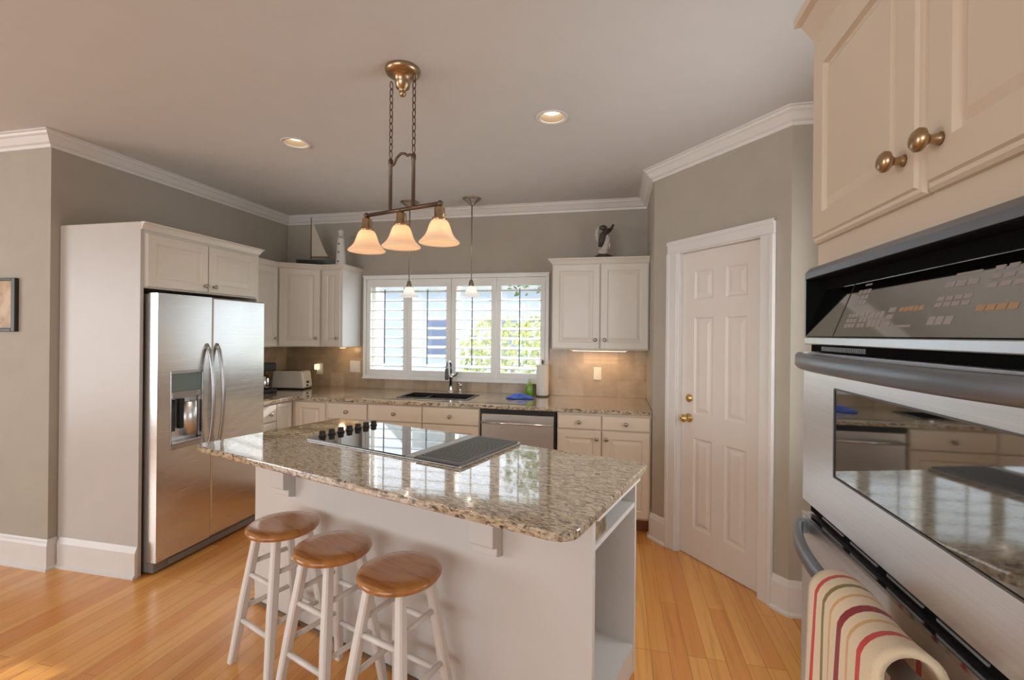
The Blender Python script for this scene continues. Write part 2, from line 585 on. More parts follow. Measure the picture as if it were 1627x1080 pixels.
# diagonal wall with the door opening (local frame: x along wall, -y into the room)
DS0, DS1, DZ = 0.245, 0.862, 2.04
m = MB()
for b in ((0, DS0, 0, 0.12, 0, ZC), (DS1, DL, 0, 0.12, 0, ZC), (DS0, DS1, 0, 0.12, DZ, ZC)):
    m.box(*b)
struct(m.build('wall_diagonal', 'wall_paint', None, (XR, YD1, 0), DA))
wallbox('wall_far_right', (XD, XO+0.15, YD, YD+0.12, 0, ZC))
wallbox('wall_right', (XO, XO+0.15, Y0, 1.45, 0, ZC), (XO, XO+0.15, 2.55, YD, 0, ZC),
        (XO, XO+0.15, 1.45, 2.55, 0, 0.85), (XO, XO+0.15, 1.45, 2.55, 2.15, ZC))  # opening for the added side window
# living-room walls out of view, with openings added for the fill lamps
wallbox('wall_rear', (X0, -4.3, Y0-0.15, Y0, 0, ZC), (-0.1, XO, Y0-0.15, Y0, 0, ZC),
        (-4.3, -0.1, Y0-0.15, Y0, 0, 0.45), (-4.3, -0.1, Y0-0.15, Y0, 2.45, ZC))
wallbox('wall_far_left', (X0-0.15, X0, Y0, -2.4, 0, ZC), (X0-0.15, X0, 0.6, YL, 0, ZC),
        (X0-0.15, X0, -2.4, 0.6, 0, 0.4), (X0-0.15, X0, -2.4, 0.6, 2.4, ZC))

def mould(path, prof, names, mat='trim_white', z=0.0):
    """sweep (offset, height) profile along a path, room on the right; one mesh per segment, mitred"""
    P = [Vector((x, y)) for x, y in path]
    nrm = []
    for a, b in zip(P, P[1:]):
        d = (b-a).normalized()
        nrm.append(Vector((d.y, -d.x)))
    mit = []
    for i in range(len(P)):
        if i == 0: mit.append(nrm[0])
        elif i == len(P)-1: mit.append(nrm[-1])
        else:
            q = nrm[i-1]+nrm[i]
            mit.append(q/(1+nrm[i-1].dot(nrm[i])))
    for i, nm in enumerate(names):
        if nm is None: continue
        m = MB()
        m.loft([[(P[k].x+mit[k].x*o, P[k].y+mit[k].y*o, z+h) for o, h in prof] for k in (i, i+1)])
        struct(m.build(nm, mat))
CROWN = [(0, -0.085), (0.012, -0.085), (0.016, -0.068), (0.030, -0.060), (0.055, -0.030), (0.068, -0.022), (0.072, -0.010), (0.085, -0.008), (0.085, 0), (0, 0)]
BASE = [(0, 0), (0.030, 0), (0.030, 0.012), (0.018, 0.022), (0.018, 0.150), (0.012, 0.165), (0.010, 0.175), (0.004, 0.185), (0, 0.185)]
mould([(X0, YL), (XW, YL), (XW, YB), (XR, YB), (XR, YD1), (XD, YD), (XO, YD), (XO, Y0)], CROWN,
      ['trim_1', 'trim_2', 'trim_3', 'trim_4', 'trim_5', 'trim_6', 'trim_7'], z=ZC-0.0005)
mould([(X0, YL), (XW, YL), (XW, 2.250)], BASE, ['baseboard_front_left', 'baseboard_left'])
def dpt(s, off=0):
    return (XR+math.cos(DA)*s+math.sin(DA)*off, YD1+math.sin(DA)*s-math.cos(DA)*off)
mould([(XR, YD1+0.05), (XR, YD1), dpt(0.155)], BASE, ['baseboard_return', 'baseboard_diagonal'])
mould([dpt(0.952), (XD, YD), (XO, YD)], BASE, ['baseboard_diagonal', 'baseboard_far_right'])
mould([(XO, YD), (XO, 1.3)], BASE, ['baseboard_right'])

# ------------------------------------------------------------------ door in the diagonal wall
dr = struct(MB().box(DS0+0.003, DS1-0.003, 0.045, 0.08, 0.006, DZ-0.003).build('door_1', 'door_white', None, (XR, YD1, 0), DA))
def door_face():
    m = MB()
    a, b = DS0+0.003, DS1-0.003
    w = b-a
    st, mu = 0.105, 0.095
    pw = (w-2*st-mu)/2
    cols = [(a+st, a+st+pw), (b-st-pw, b-st)]
    rows = [(0.20, 0.80), (0.955, 1.60), (1.72, 1.91)]
    y = 0.033
    m.box(a, a+st, y, 0.0455, 0.006, DZ-0.003); m.box(b-st, b, y, 0.0455, 0.006, DZ-0.003)
    zs = [0.006] + [z for r in rows for z in r] + [DZ-0.003]
    for z0, z1 in zip(zs[::2], zs[1::2]):
        m.box(a+st, b-st, y, 0.0455, z0, z1)
    for z0, z1 in rows:
        m.box(cols[0][1], cols[1][0], y, 0.0455, z0, z1)
        for c0, c1 in cols:
            m.panel(c0, c1, z0, z1, [(0.0, y), (0.012, y+0.009), (0.022, y+0.009), (0.045, y+0.001)], 0.0455)
    return m
door_face().build('door_face', 'door_white', dr)
def knob_lathe(prof, x, y, z):
    return MB().lathe([(r, -h) for r, h in prof], x, y, z, 20, 'Y')
knob_lathe([(0.030, 0), (0.030, 0.006), (0.010, 0.010), (0.010, 0.03), (0.024, 0.042), (0.028, 0.055), (0.022, 0.066), (0.006, 0.070)], DS0+0.072, 0.033, 0.925).build('door_knob', 'brass', dr)
knob_lathe([(0.028, 0), (0.028, 0.008), (0.022, 0.014), (0.012, 0.018)], DS0+0.072, 0.033, 1.058).build('deadbolt', 'brass', dr)
# jamb and casing
m = MB()
for b in ((DS0-0.012, DS0+0.002, -0.004, 0.118, 0, DZ+0.012), (DS1-0.002, DS1+0.012, -0.004, 0.118, 0, DZ+0.012), (DS0-0.012, DS1+0.012, -0.004, 0.118, DZ-0.001, DZ+0.013)):
    m.box(*b)
for s0, s1 in ((DS0-0.095, DS0-0.006), (DS1+0.006, DS1+0.092)):
    m.box(s0, s1, -0.018, 0, 0, DZ+0.006)
    m.box(s0+(0 if s0 < 0.5 else 0.062), s0+(0.028 if s0 < 0.5 else s1-s0), -0.026, -0.017, 0, DZ+0.006)
m.box(DS0-0.095, DS1+0.092, -0.018, 0, DZ+0.006, DZ+0.078)
m.box(DS0-0.095, DS1+0.092, -0.026, -0.017, DZ+0.060, DZ+0.088)
struct(m.build('trim_8', 'trim_white', None, (XR, YD1, 0), DA, bevel=0.004))

# ------------------------------------------------------------------ sink window and shutters
wn = MB()
for b in ((WX0, WX1, YB+0.06, YB+0.12, WZ0, WZ0+0.04), (WX0, WX1, YB+0.06, YB+0.12, WZ1-0.04, WZ1), (WX0, WX0+0.04, YB+0.06, YB+0.12, WZ0+0.04, WZ1-0.04),
          (WX1-0.04, WX1, YB+0.06, YB+0.12, WZ0+0.04, WZ1-0.04), (-1.58, -1.53, YB+0.06, YB+0.12, WZ0+0.04, WZ1-0.04)):
    wn.box(*b)
wo_ = struct(wn.build('window_1', 'shutter_white'))
MB().box(WX0+0.04, -1.58, YB+0.09, YB+0.096, WZ0+0.04, WZ1-0.04).build('pane', 'window_glass', wo_)
MB().box(-1.53, WX1-0.04, YB+0.09, YB+0.096, WZ0+0.04, WZ1-0.04).build('pane', 'window_glass', wo_)
m = MB()
FX0, FX1, FZ0, FZ1 = -2.496, -0.615, 1.02, 2.045
for b in ((FX0, FX1, YB-0.045, YB, FZ1-0.035, FZ1), (FX0, FX1, YB-0.045, YB, FZ0, FZ0+0.035), (FX0, FX0+0.032, YB-0.045, YB, FZ0+0.035, FZ1-0.035), (FX1-0.032, FX1, YB-0.045, YB, FZ0+0.035, FZ1-0.035),
          (FX0-0.006, FX1+0.006, YB-0.052, YB-0.044, FZ1-0.010, FZ1+0.004), (FX0-0.006, FX1+0.006, YB-0.052, YB-0.044, FZ0-0.004, FZ0+0.010)):
    m.box(*b)
m.build('casing', 'shutter_white', wo_, bevel=0.003)
PX = [FX0+0.033, -2.018, -1.564, -1.114, FX1-0.033]
SHL = ['white louvred shutter panel at the left end, beside the corner cabinet',
       'white louvred shutter panel second from the left, behind the left sink pendant',
       'white louvred shutter panel third from the left, just right of the faucet',
       'white louvred shutter panel at the right end, beside the paper towel roll']
for i in range(4):
    a, b = PX[i]+0.002, PX[i+1]-0.002
    wd = b-a
    t = thing('window_shutter', SHL[i], 'shutter', (a, YB-0.038, 0), 0, 'plantation shutters over the sink')
    sl = 0.048 if i not in (0, 3) else 0.043
    m = MB()
    z0, z1 = FZ0+0.037, FZ1-0.037
    m.box(0, sl, 0, 0.028, z0, z1).box(wd-sl, wd, 0, 0.028, z0, z1)
    m.box(sl, wd-sl, 0, 0.028, z1-0.075, z1).box(sl, wd-sl, 0, 0.028, z0, z0+0.055)
    m.build('frame', 'shutter_white', t, bevel=0.002)
    m = MB()
    zz0, zz1 = z0+0.055, z1-0.075
    n = 9
    for k in range(n):
        zc = zz0+(k+0.5)*(zz1-zz0)/n
        an = R(14)                      # room edge tipped down
        pr = []
        for q in range(12):
            u = 2*PI*q/12
            y, z = 0.043*math.cos(u), 0.0075*math.sin(u)
            pr.append((0.014+y*math.cos(an)-z*math.sin(an), zc+y*math.sin(an)+z*math.cos(an)))
        m.prism(pr, sl+0.003, wd-sl-0.003, 'X')
    m.build('louvers', 'shutter_white', t)
    MB().box(wd*0.5-0.005, wd*0.5+0.005, -0.046, -0.036, zz0+0.06, zz1-0.03).build('tilt_rod', 'rod_backlit', t)

m = MB()
for b in ((XO+0.05, XO+0.11, 1.45, 2.55, 0.85, 0.90), (XO+0.05, XO+0.11, 1.45, 2.55, 2.10, 2.15), (XO+0.05, XO+0.11, 1.45, 1.50, 0.90, 2.10), (XO+0.05, XO+0.11, 2.50, 2.55, 0.90, 2.10), (XO+0.06, XO+0.10, 1.50, 2.50, 1.48, 1.52)):
    m.box(*b)
w2 = struct(m.build('added_window', 'trim_white'))  # side window added for its light, out of view
MB().box(XO+0.078, XO+0.082, 1.50, 2.50, 0.90, 1.48).box(XO+0.078, XO+0.082, 1.50, 2.50, 1.52, 2.10).build('pane', 'window_glass', w2)

# ------------------------------------------------------------------ tiled backsplash
m = MB()
m.box(XW+0.007, FX0-0.001, YB-0.008, YB-0.0005, 0.9165, 1.335)
m.box(FX0-0.001, FX1+0.001, YB-0.008, YB-0.0005, 0.9165, FZ0-0.005)
m.box(FX1+0.001, XR-0.001, YB-0.008, YB-0.0005, 0.9165, 1.345)
m.box(XW+0.0005, XW+0.007, 3.21, YB-0.0005, 0.9165, 1.335)
struct(m.build('wall_backsplash', 'tile'))
m = MB()
m.box(XW+0.008, FX0-0.003, YB-0.0125, YB-0.008, 1.25, 1.262).box(FX1+0.003, XR-0.002, YB-0.0125, YB-0.008, 1.25, 1.262).box(XW+0.007, XW+0.012, 3.21, YB-0.013, 1.25, 1.262)
struct(m.build('trim_9', 'tile'))

# ------------------------------------------------------------------ cabinets
def cab_door(parent, x0, x1, z0, z1, knob=None, mat='cabinet_white', name='door', knobmat='nickel', ks=1.0, y=0.0, fw=0.055):
    f = y-0.020
    if name == 'drawer' or name == 'drawer_front':
        lp = [(0, f+0.006), (0.006, f)]
    else:
        fw = min(fw, (x1-x0)*0.28)
        lp = [(0, f+0.006), (0.006, f), (fw, f), (fw+0.008, f+0.008), (fw+0.016, f+0.008), (fw+0.040 if (x1-x0) > 0.2 else fw+0.024, f+0.002)]
        if mat == 'cabinet_tan':     # routed edge and a broad flat field
            lp = [(0, f+0.011), (0.005, f+0.006), (0.011, f+0.005), (0.014, f), (fw, f), (fw+0.004, f+0.010), (fw+0.011, f+0.010), (fw+0.024, f+0.003)]
    d = MB().panel(x0, x1, z0, z1, lp, y-0.0005).build(name, mat, parent)
    if knob:
        kx, kz = knob
        MB().lathe([(r*ks, -h*ks) for r, h in ((0.009, 0), (0.007, 0.004), (0.0055, 0.012), (0.008, 0.016), (0.015, 0.021), (0.0155, 0.026), (0.011, 0.031), (0.003, 0.033))], kx, f, kz, 18, 'Y').build('knob', knobmat, d)
    return d
def crown_on(parent, pts, z, mat='cabinet_white', h=0.045, out=0.035, name='crown_moulding'):
    """small crown swept along local path, outside on the right"""
    prof = [(0, 0), (0.006, 0), (0.010, h*0.25), (out*0.7, h*0.72), (out, h*0.78), (out, h), (0, h)]
    P = [Vector(p) for p in pts]
    nr = []
    for a, b in zip(P, P[1:]):
        d = (b-a).normalized()
        nr.append(Vector((d.y, -d.x)))
    m = MB()
    rings = []
    for i in range(len(P)):
        q = nr[0] if i == 0 else nr[-1] if i == len(P)-1 else (nr[i-1]+nr[i])/(1+nr[i-1].dot(nr[i]))
        rings.append([(P[i].x+q.x*o, P[i].y+q.y*o, z+hh) for o, hh in prof])
    m.loft(rings)
    return m.build(name, mat, parent)

# refrigerator enclosure (local x = world +Y, local -y = world +X)
EX = -2.783
t = thing('refrigerator_cabinet', 'tall white refrigerator cabinet with two short doors above the steel refrigerator', 'cabinet', (EX, 2.254, 0), R(90))
dep = EX-XW-0.003
MB().box(0, 0.022, 0, dep, 0, 2.13).build('side_panel', 'panel_shaded', t, bevel=0.002)
MB().box(0.930, 0.946, 0, dep, 0, 2.10).build('side_panel', 'cabinet_white', t)
MB().box(0.022, 0.930, 0, dep, 1.735, 2.10).build('body', 'cabinet_white', t)
cab_door(t, 0.026, 0.462, 1.742, 2.066, (0.428, 1.785))
cab_door(t, 0.468, 0.905, 1.742, 2.066, (0.502, 1.785))
crown_on(t, [(0, -0.001), (0.946, -0.001), (0.946, 0.20)], 2.085, out=0.03)
m = MB()
pr = [(0, 0), (0.030, 0), (0.030, 0.012), (0.018, 0.022), (0.018, 0.15), (0.012, 0.165), (0.004, 0.185), (0, 0.185)]
m.prism([(-o, h) for o, h in pr], 0, 1, 'Y')
m.bm.free()
m = MB()
m.loft([[(-o, yy, h) for o, h in pr] for yy in (0.0, dep-0.022)])
m.build('baseboard', 'trim_white', t)

# refrigerator
RF = thing('refrigerator', 'stainless steel side by side refrigerator with ice dispenser in its left door', 'refrigerator', (-2.765, 2.290, 0), R(90))
RW = 0.878
MB().box(0.004, RW-0.004, 0.0, 0.60, 0.012, 1.70).build('body', 'fridge_grey', RF, bevel=0.004)
g = MB().box(0.006, RW-0.006, -0.045, -0.001, 0.012, 0.072).build('toe_grille', 'fridge_grey', RF, bevel=0.004)
MB().box(0.10, RW-0.02, -0.053, -0.046, 0.022, 0.060).build('grille_bar', 'grille_grey', g, bevel=0.003)
FD = -0.072
SPL = 0.388
def fridge_door(x0, x1, hole=None):
    m = MB()
    z0, z1 = 0.078, 1.706
    if not hole:
        m.box(x0, x1, FD, -0.004, z0, z1)
    else:
        a, b, c, d = hole
        m.box(x0, x1, FD, -0.004, z0, c).box(x0, x1, FD, -0.004, d, z1).box(x0, a, FD, -0.004, c, d).box(b, x1, FD, -0.004, c, d).box(a, b, -0.018, -0.004, c, d)
    return m
def prj_d(): pass
HO = (0.085, 0.320, 0.735, 1.225)
dl = fridge_door(0.0, SPL-0.003, HO).build('door', 'steel', RF)
dr2 = fridge_door(SPL+0.003, RW).build('door', 'steel', RF, bevel=0.010, seg=3)
# dispenser
a, b, c, d = HO
m = MB()
m.box(a, b, FD-0.004, FD+0.02, d-0.018, d).box(a, b, FD-0.004, FD+0.02, c, c+0.03).box(a, a+0.008, FD-0.004, FD+0.02, c+0.03, d-0.018).box(b-0.008, b, FD-0.004, FD+0.02, c+0.03, d-0.018)
m.box(a+0.008, b-0.008, FD-0.004, FD+0.02, 1.055, 1.095)
m.box(a+0.008, b-0.008, FD-0.012, -0.018, c+0.03, c+0.045)
m.build('dispenser_bezel', 'handle_steel', dl, bevel=0.002)
MB().box(a+0.009, b-0.009, FD+0.004, FD+0.02, 1.096, d-0.019).build('dispenser_screen', 'screen_reflection', dl)
MB().box(a+0.009, b-0.009, -0.026, -0.0185, c+0.046, 1.054).build('dispenser_cavity', 'steel_bright', dl)
MB().box(a+0.018, a+0.055, -0.052, -0.028, c+0.11, 1.045).box(a+0.085, a+0.12, -0.052, -0.028, c+0.12, 1.045).build('dispenser_paddle', 'black_plastic', dl, bevel=0.003)
MB().lathe([(0.0, 0), (0.052, 0.0), (0.052, 0.215), (0.0, 0.215)], b-0.075, -0.030, c+0.07, 20).build('ice_chute', 'steel_bright', dl)
for par, xh, sg in ((dl, SPL-0.040, -1), (dr2, SPL+0.040, 1)):
    pts = []
    for k in range(21):
        q = k/20
        z = 0.66+q*0.73
        bow = math.sin(PI*q)**0.55
        pts.append((xh, FD+0.004-0.062*bow, z))
    MB().tube(pts, 0.0125, 12, flat=(1.15, 0.9)).build('handle', 'handle_steel', par)

# wall cabinets of the left corner
ZU0, ZU1 = 1.338, 2.085
ZT = ZU1+0.0345
t = thing('wall_cabinet', 'narrow white wall cabinet on the left wall between the refrigerator and the corner', 'cabinet', (-3.083, 3.203, 0), R(90), 'white wall cabinets')
MB().box(0, 0.574, 0, 0.328, ZU0, ZT).build('body', 'cabinet_white', t)
cab_door(t, 0.255, 0.560, ZU0+0.006, ZU1-0.012, (0.526, 1.42))
cab_door(t, 0.006, 0.249, ZU0+0.006, ZU1-0.012)
crown_on(t, [(0, -0.001), (0.574, -0.001)], ZU1-0.01)
# diagonal corner cabinet
A = Vector((-3.083, 3.779)); B = Vector((-2.767, 4.003))
t = thing('corner_wall_cabinet', 'angled white corner wall cabinet under the model sailboat', 'cabinet', (A.x, A.y, 0), math.atan2(B.y-A.y, B.x-A.x), 'white wall cabinets')
L = (B-A).length
ang = math.atan2(B.y-A.y, B.x-A.x)
def loc2(px, py):
    d = Vector((px, py))-A
    return (d.x*math.cos(ang)+d.y*math.sin(ang), -d.x*math.sin(ang)+d.y*math.cos(ang))
poly = [loc2(*q) for q in ((A.x, A.y), (B.x, B.y), (B.x, YB-0.003), (XW+0.003, YB-0.003), (XW+0.003, A.y))]
MB().prism(poly, ZU0, ZT).build('body', 'cabinet_white', t)
cab_door(t, 0.016, L-0.016, ZU0+0.006, ZU1-0.012, (L-0.055, 1.42))
crown_on(t, [(0.0, -0.001), (L, -0.001)], ZU1-0.01)
# cabinet left of the window
t = thing('wall_cabinet', 'narrow white wall cabinet beside the window, under the lighthouse figure', 'cabinet', (-2.765, 4.003, 0), 0, 'white wall cabinets')
MB().box(0, 0.212, 0, YB-0.003-4.003, ZU0, ZT).build('body', 'cabinet_white', t)
MB().box(0.212, 0.220, 0, YB-0.003-4.003, ZU0, ZT).build('end_panel', 'shutter_white', t)  # whiter than the body: window light put into its colour
cab_door(t, 0.006, 0.206, ZU0+0.006, ZU1-0.012, (0.178, 1.42))
crown_on(t, [(0, -0.001), (0.220, -0.001), (0.220, 0.326)], ZU1-0.01)
# cabinet right of the window
t = thing('wall_cabinet', 'white two-door wall cabinet to the right of the window, under the dark figurine', 'cabinet', (-0.545, 4.003, 0), 0, 'white wall cabinets')
w_ = XR-0.003+0.545
MB().box(0, w_, 0, YB-0.003-4.003, 1.352, 2.1225).build('body', 'cabinet_white', t)
cab_door(t, 0.006, 0.402, 1.358, 2.070, (0.366, 1.435))
cab_door(t, 0.408, w_-0.006, 1.358, 2.070, (0.444, 1.435))
crown_on(t, [(0, 0.326), (0, -0.001), (w_, -0.001)], 2.078)
# under-cabinet lights
t = thing('under_cabinet_light', 'warm glowing light bar under the right wall cabinet', 'light', (-0.155, 4.19, 1.352))
MB().box(-0.25, 0.25, -0.03, 0.03, -0.016, -0.0005).build('housing', 'plate_white', t)
MB().box(-0.23, 0.23, -0.022, 0.022, -0.020, -0.0165).build('lamp', 'tube_warm', t)
light('under_cabinet_glow', 'AREA', (-0.155, 4.19, 1.325), 1.2, (1.0, 0.62, 0.32), shape='RECTANGLE', size=0.42, size_y=0.04)
t = thing('under_cabinet_light', 'small warm puck light under the narrow cabinet beside the window', 'light', (-2.66, 4.19, ZU0))
MB().lathe([(0.034, 0), (0.034, -0.012), (0.030, -0.014)], 0, 0, -0.0005, 20).build('housing', 'plate_white', t)
MB().lathe([(0.026, 0), (0.024, -0.003)], 0, 0, -0.0148, 20).build('lamp', 'tube_warm', t)
light('puck_glow', 'POINT', (-2.66, 4.19, 1.30), 0.5, (1.0, 0.66, 0.34), shadow_soft_size=0.03)

# base cabinets
YF = 3.614
def base(label, x0, x1, fronts, group='white base cabinets along the back wall', name='base_cabinet', hollow=False):
    t = thing(name, label, 'cabinet', (x0, YF, 0), 0, group)
    w_ = x1-x0
    m = MB()
    if hollow:      # room for the sink bowls
        m.box(0.001, w_-0.001, 0, YB-YF-0.003, 0.105, 0.66).box(0.001, w_-0.001, 0, 0.02, 0.66, 0.883)
        m.box(0.001, 0.019, 0.02, YB-YF-0.003, 0.66, 0.883).box(w_-0.019, w_-0.001, 0.02, YB-YF-0.003, 0.66, 0.883)
    else:
        m.box(0.001, w_-0.001, 0, YB-YF-0.003, 0.105, 0.883)
    m.build('body', 'cabinet_cream', t)
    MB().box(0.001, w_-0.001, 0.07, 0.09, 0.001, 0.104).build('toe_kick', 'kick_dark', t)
    for kind, a, b, c, d, k in fronts:
        cab_door(t, a, b, c, d, k, 'cabinet_cream', kind)
    return t
base('cream base cabinet door and drawer right of the corner under the back counter', -2.425, -2.050,
     [('drawer', 0.006, 0.369, 0.738, 0.872, (0.187, 0.803)), ('door', 0.006, 0.369, 0.115, 0.730, (0.33, 0.66))])
base('cream sink base cabinet with two drawer fronts and two doors under the dark sink', -2.048, -1.062,
     [('drawer', 0.006, 0.490, 0.742, 0.876, (0.248, 0.806)), ('drawer', 0.496, 0.980, 0.742, 0.876, (0.738, 0.806)),
      ('door', 0.006, 0.490, 0.115, 0.734, (0.452, 0.665)), ('door', 0.496, 0.980, 0.115, 0.734, (0.534, 0.665))], hollow=True)
base('cream base cabinet with two drawers and two doors to the right of the dishwasher', -0.445, 0.255,
     [('drawer', 0.006, 0.334, 0.762, 0.866, (0.17, 0.815)), ('drawer', 0.341, 0.690, 0.762, 0.866, (0.515, 0.815)),
      ('door', 0.006, 0.334, 0.118, 0.752, (0.300, 0.695)), ('door', 0.341, 0.690, 0.118, 0.752, (0.374, 0.695))])
# corner base cabinet with an angled front, and the short left-wall base cabinet
A = Vector((-2.783, 3.60)); B = Vector((-2.427, YF))
A = Vector((-2.785, 3.520)); B = Vector((-2.605, YF))
t = thing('corner_base_cabinet', 'cream corner base cabinet with a plain panel door below the toaster end', 'cabinet', (-2.785, YF, 0), 0, 'white base cabinets along the back wall')
MB().box(0.0, 0.358, 0, YB-YF-0.003, 0.105, 0.883).box(-0.62, -0.001, 0.005, YB-YF-0.003, 0.105, 0.883).build('body', 'cabinet_cream', t)
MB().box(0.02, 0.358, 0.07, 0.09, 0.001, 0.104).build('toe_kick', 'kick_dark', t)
cab_door(t, 0.045, 0.335, 0.115, 0.872, None, 'cabinet_cream', 'door', fw=0.05)
t = thing('base_cabinet', 'white base cabinet against the left wall, between the refrigerator and the corner', 'cabinet', (-2.785, 3.205, 0), R(90))
MB().box(0.001, 0.407, 0, 0.62, 0.105, 0.883).build('body', 'cabinet_white', t)
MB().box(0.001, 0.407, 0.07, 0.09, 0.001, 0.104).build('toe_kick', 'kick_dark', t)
cab_door(t, 0.020, 0.195, 0.735, 0.870, (0.11, 0.80), 'cabinet_white', 'drawer')
cab_door(t, 0.020, 0.195, 0.115, 0.727, (0.17, 0.66), 'cabinet_white', 'door')
cab_door(t, 0.205, 0.385, 0.115, 0.870, None, 'cabinet_white', 'door', fw=0.03)

# countertop, L shaped with the sink cut out
SX0, SX1, SY0, SY1 = -1.86, -1.235, 3.79, 4.115
m = MB()
m.fill([(XW+0.003, 3.204), (-2.752, 3.204), (-2.752, 3.584), (XR-0.003, 3.584), (XR-0.003, YB-0.003), (XW+0.003, YB-0.003)],
       [[(SX0, SY0), (SX1, SY0), (SX1, SY1), (SX0, SY1)]], 0.885, 0.9155)
tag(m.build('countertop', 'granite', bevel=0.005), 'L shaped tan speckled granite countertop along the back wall under the window', 'countertop')
# sink
t = thing('sink', 'dark double bowl sink set into the back granite counter under the window', 'sink', ((SX0+SX1)/2, (SY0+SY1)/2, 0.70))
hx, hy = (SX1-SX0)/2-0.002, (SY1-SY0)/2-0.002
m = MB()
zt = 0.2195
m.box(-hx, hx, -hy, hy, 0, 0.012)
m.box(-hx, -hx+0.010, -hy, hy, 0.012, zt).box(hx-0.010, hx, -hy, hy, 0.012, zt)
m.box(-hx+0.010, hx-0.010, -hy, -hy+0.010, 0.012, zt).box(-hx+0.010, hx-0.010, hy-0.010, hy, 0.012, zt)
m.box(-0.12, -0.10, -hy+0.010, hy-0.010, 0.012, 0.205)
for b_ in ((-hx-0.014, -hx+0.010, -hy-0.014, hy+0.014), (hx-0.010, hx+0.014, -hy-0.014, hy+0.014), (-hx+0.010, hx-0.010, -hy-0.014, -hy+0.010), (-hx+0.010, hx-0.010, hy-0.010, hy+0.014)):
    m.box(*b_, 0.216, 0.2205)
m.build('bowls', 'sink_dark', t)
for x in (-0.2, 0.11):
    MB().lathe([(0.04, 0.0125), (0.04, 0.016), (0.025, 0.017)], x, 0, 0, 18).build('drain', 'chrome', t)
# faucet and side spray
t = thing('faucet', 'tall brushed chrome pull-down kitchen faucet behind the sink', 'faucet', (-1.525, 4.20, 0.9155))
MB().lathe([(0.030, 0), (0.030, 0.008), (0.022, 0.02), (0.019, 0.03), (0.019, 0.135), (0.024, 0.14), (0.024, 0.175), (0.016, 0.18)], 0, 0, 0, 20).build('body', 'chrome', t)
pts = [(0, 0, 0.17), (0, 0, 0.24)] + [(0, -0.055+0.055*math.cos(a), 0.25+0.050*math.sin(a)) for a in [R(x) for x in range(0, 181, 20)]] + [(0, -0.112, 0.22)]
MB().tube(pts, 0.0105, 12).build('spout', 'handle_grey', t)
MB().lathe([(0.012, 0.10), (0.017, 0.095), (0.019, 0.02), (0.016, 0.0), (0.012, -0.002)], 0, -0.112, 0.135, 16).build('spray_head', 'dark_grey', t)
MB().tube([(0.02, 0, 0.158), (0.045, 0, 0.165), (0.07, 0, 0.20)], [0.009, 0.008, 0.006], 10).build('lever', 'dark_grey', t)
t = thing('soap_dispenser', 'short chrome soap pump on the counter right of the faucet', 'soap dispenser', (-1.44, 4.22, 0.9155))
MB().lathe([(0.020, 0), (0.020, 0.006), (0.011, 0.012), (0.011, 0.06), (0.017, 0.066), (0.017, 0.085), (0.008, 0.09)], 0, 0, 0, 16).build('body', 'chrome', t)
MB().tube([(0, 0, 0.088), (0, -0.03, 0.094), (0, -0.055, 0.085)], 0.006, 8).build('spout', 'chrome', t)

# dishwasher
t = thing('dishwasher', 'stainless steel dishwasher with bar handle under the back counter', 'dishwasher', (-1.058, YF, 0))
WD = 0.608
MB().box(0.002, WD-0.002, 0.0, 0.57, 0.105, 0.880).build('body', 'black_plastic', t)
MB().box(0.002, WD-0.002, 0.05, 0.07, 0.001, 0.104).build('toe_kick', 'black_plastic', t)
dd = MB().box(0.014, WD-0.018, -0.026, -0.001, 0.13, 0.846).build('door', 'steel_dw', t, bevel=0.004)
MB().tube([(0.03, -0.027, 0.783), (0.03, -0.060, 0.783)], 0.007, 10).tube([(WD-0.034, -0.027, 0.783), (WD-0.034, -0.060, 0.783)], 0.007, 10).tube([(0.018, -0.062, 0.783), (WD-0.022, -0.062, 0.783)], 0.010, 12).build('handle', 'chrome', dd)
MB().box(0.006, WD-0.006, -0.012, -0.001, 0.848, 0.878).build('control_strip', 'black_plastic', t)

# ------------------------------------------------------------------ island
IA = R(-17.5)
T0 = -2.505; T1 = -0.560
ca, sa = math.cos(IA), math.sin(IA)
def isl(t, n):            # island coordinates -> world
    return (t*ca-n*sa, t*sa+n*ca)
ox, oy = isl(0, 0)
t = thing('kitchen_island', 'white kitchen island cabinet with an open shelf niche at its right end', 'island', (0, 0, 0), IA)
NF, NB = 1.535, 2.075
ND = T1-0.50               # niche depth
MB().box(T0, ND, NF, NB, 0.0, 0.884).build('body', 'island_white', t)
MB().box(T0, T1, NF-0.006, NF-0.0003, 0.0, 0.884).build('back_panel', 'island_white', t)
m = MB()
m.box(ND+0.001, T1, NF, NF+0.020, 0, 0.884).box(ND+0.001, T1, NB-0.020, NB, 0, 0.884)
m.box(ND+0.001, ND+0.012, NF+0.020, NB-0.020, 0.105, 0.884)
m.box(ND+0.012, T1-0.004, NF+0.020, NB-0.020, 0.105, 0.125)
m.box(ND+0.012, T1-0.06, NF+0.020, NB-0.020, 0.86, 0.884)
m.box(T1-0.030, T1-0.004, NF+0.020, NB-0.020, 0.0, 0.104)
m.build('niche', 'island_white', t)
MB().box(ND+0.013, T1-0.003, NF+0.021, NB-0.021, 0.728, 0.748).build('shelf', 'island_white', t)
MB().box(T1+0.001, T1+0.022, NF-0.01, NB-0.02, 0.846, 0.884).build('top_rail', 'trim_white', t, bevel=0.002)
m = MB().box(T0-0.012, T1+0.001, NF-0.020, NF-0.0065, 0.0, 0.016)
m.build('shoe_moulding', 'wood_brown', t)
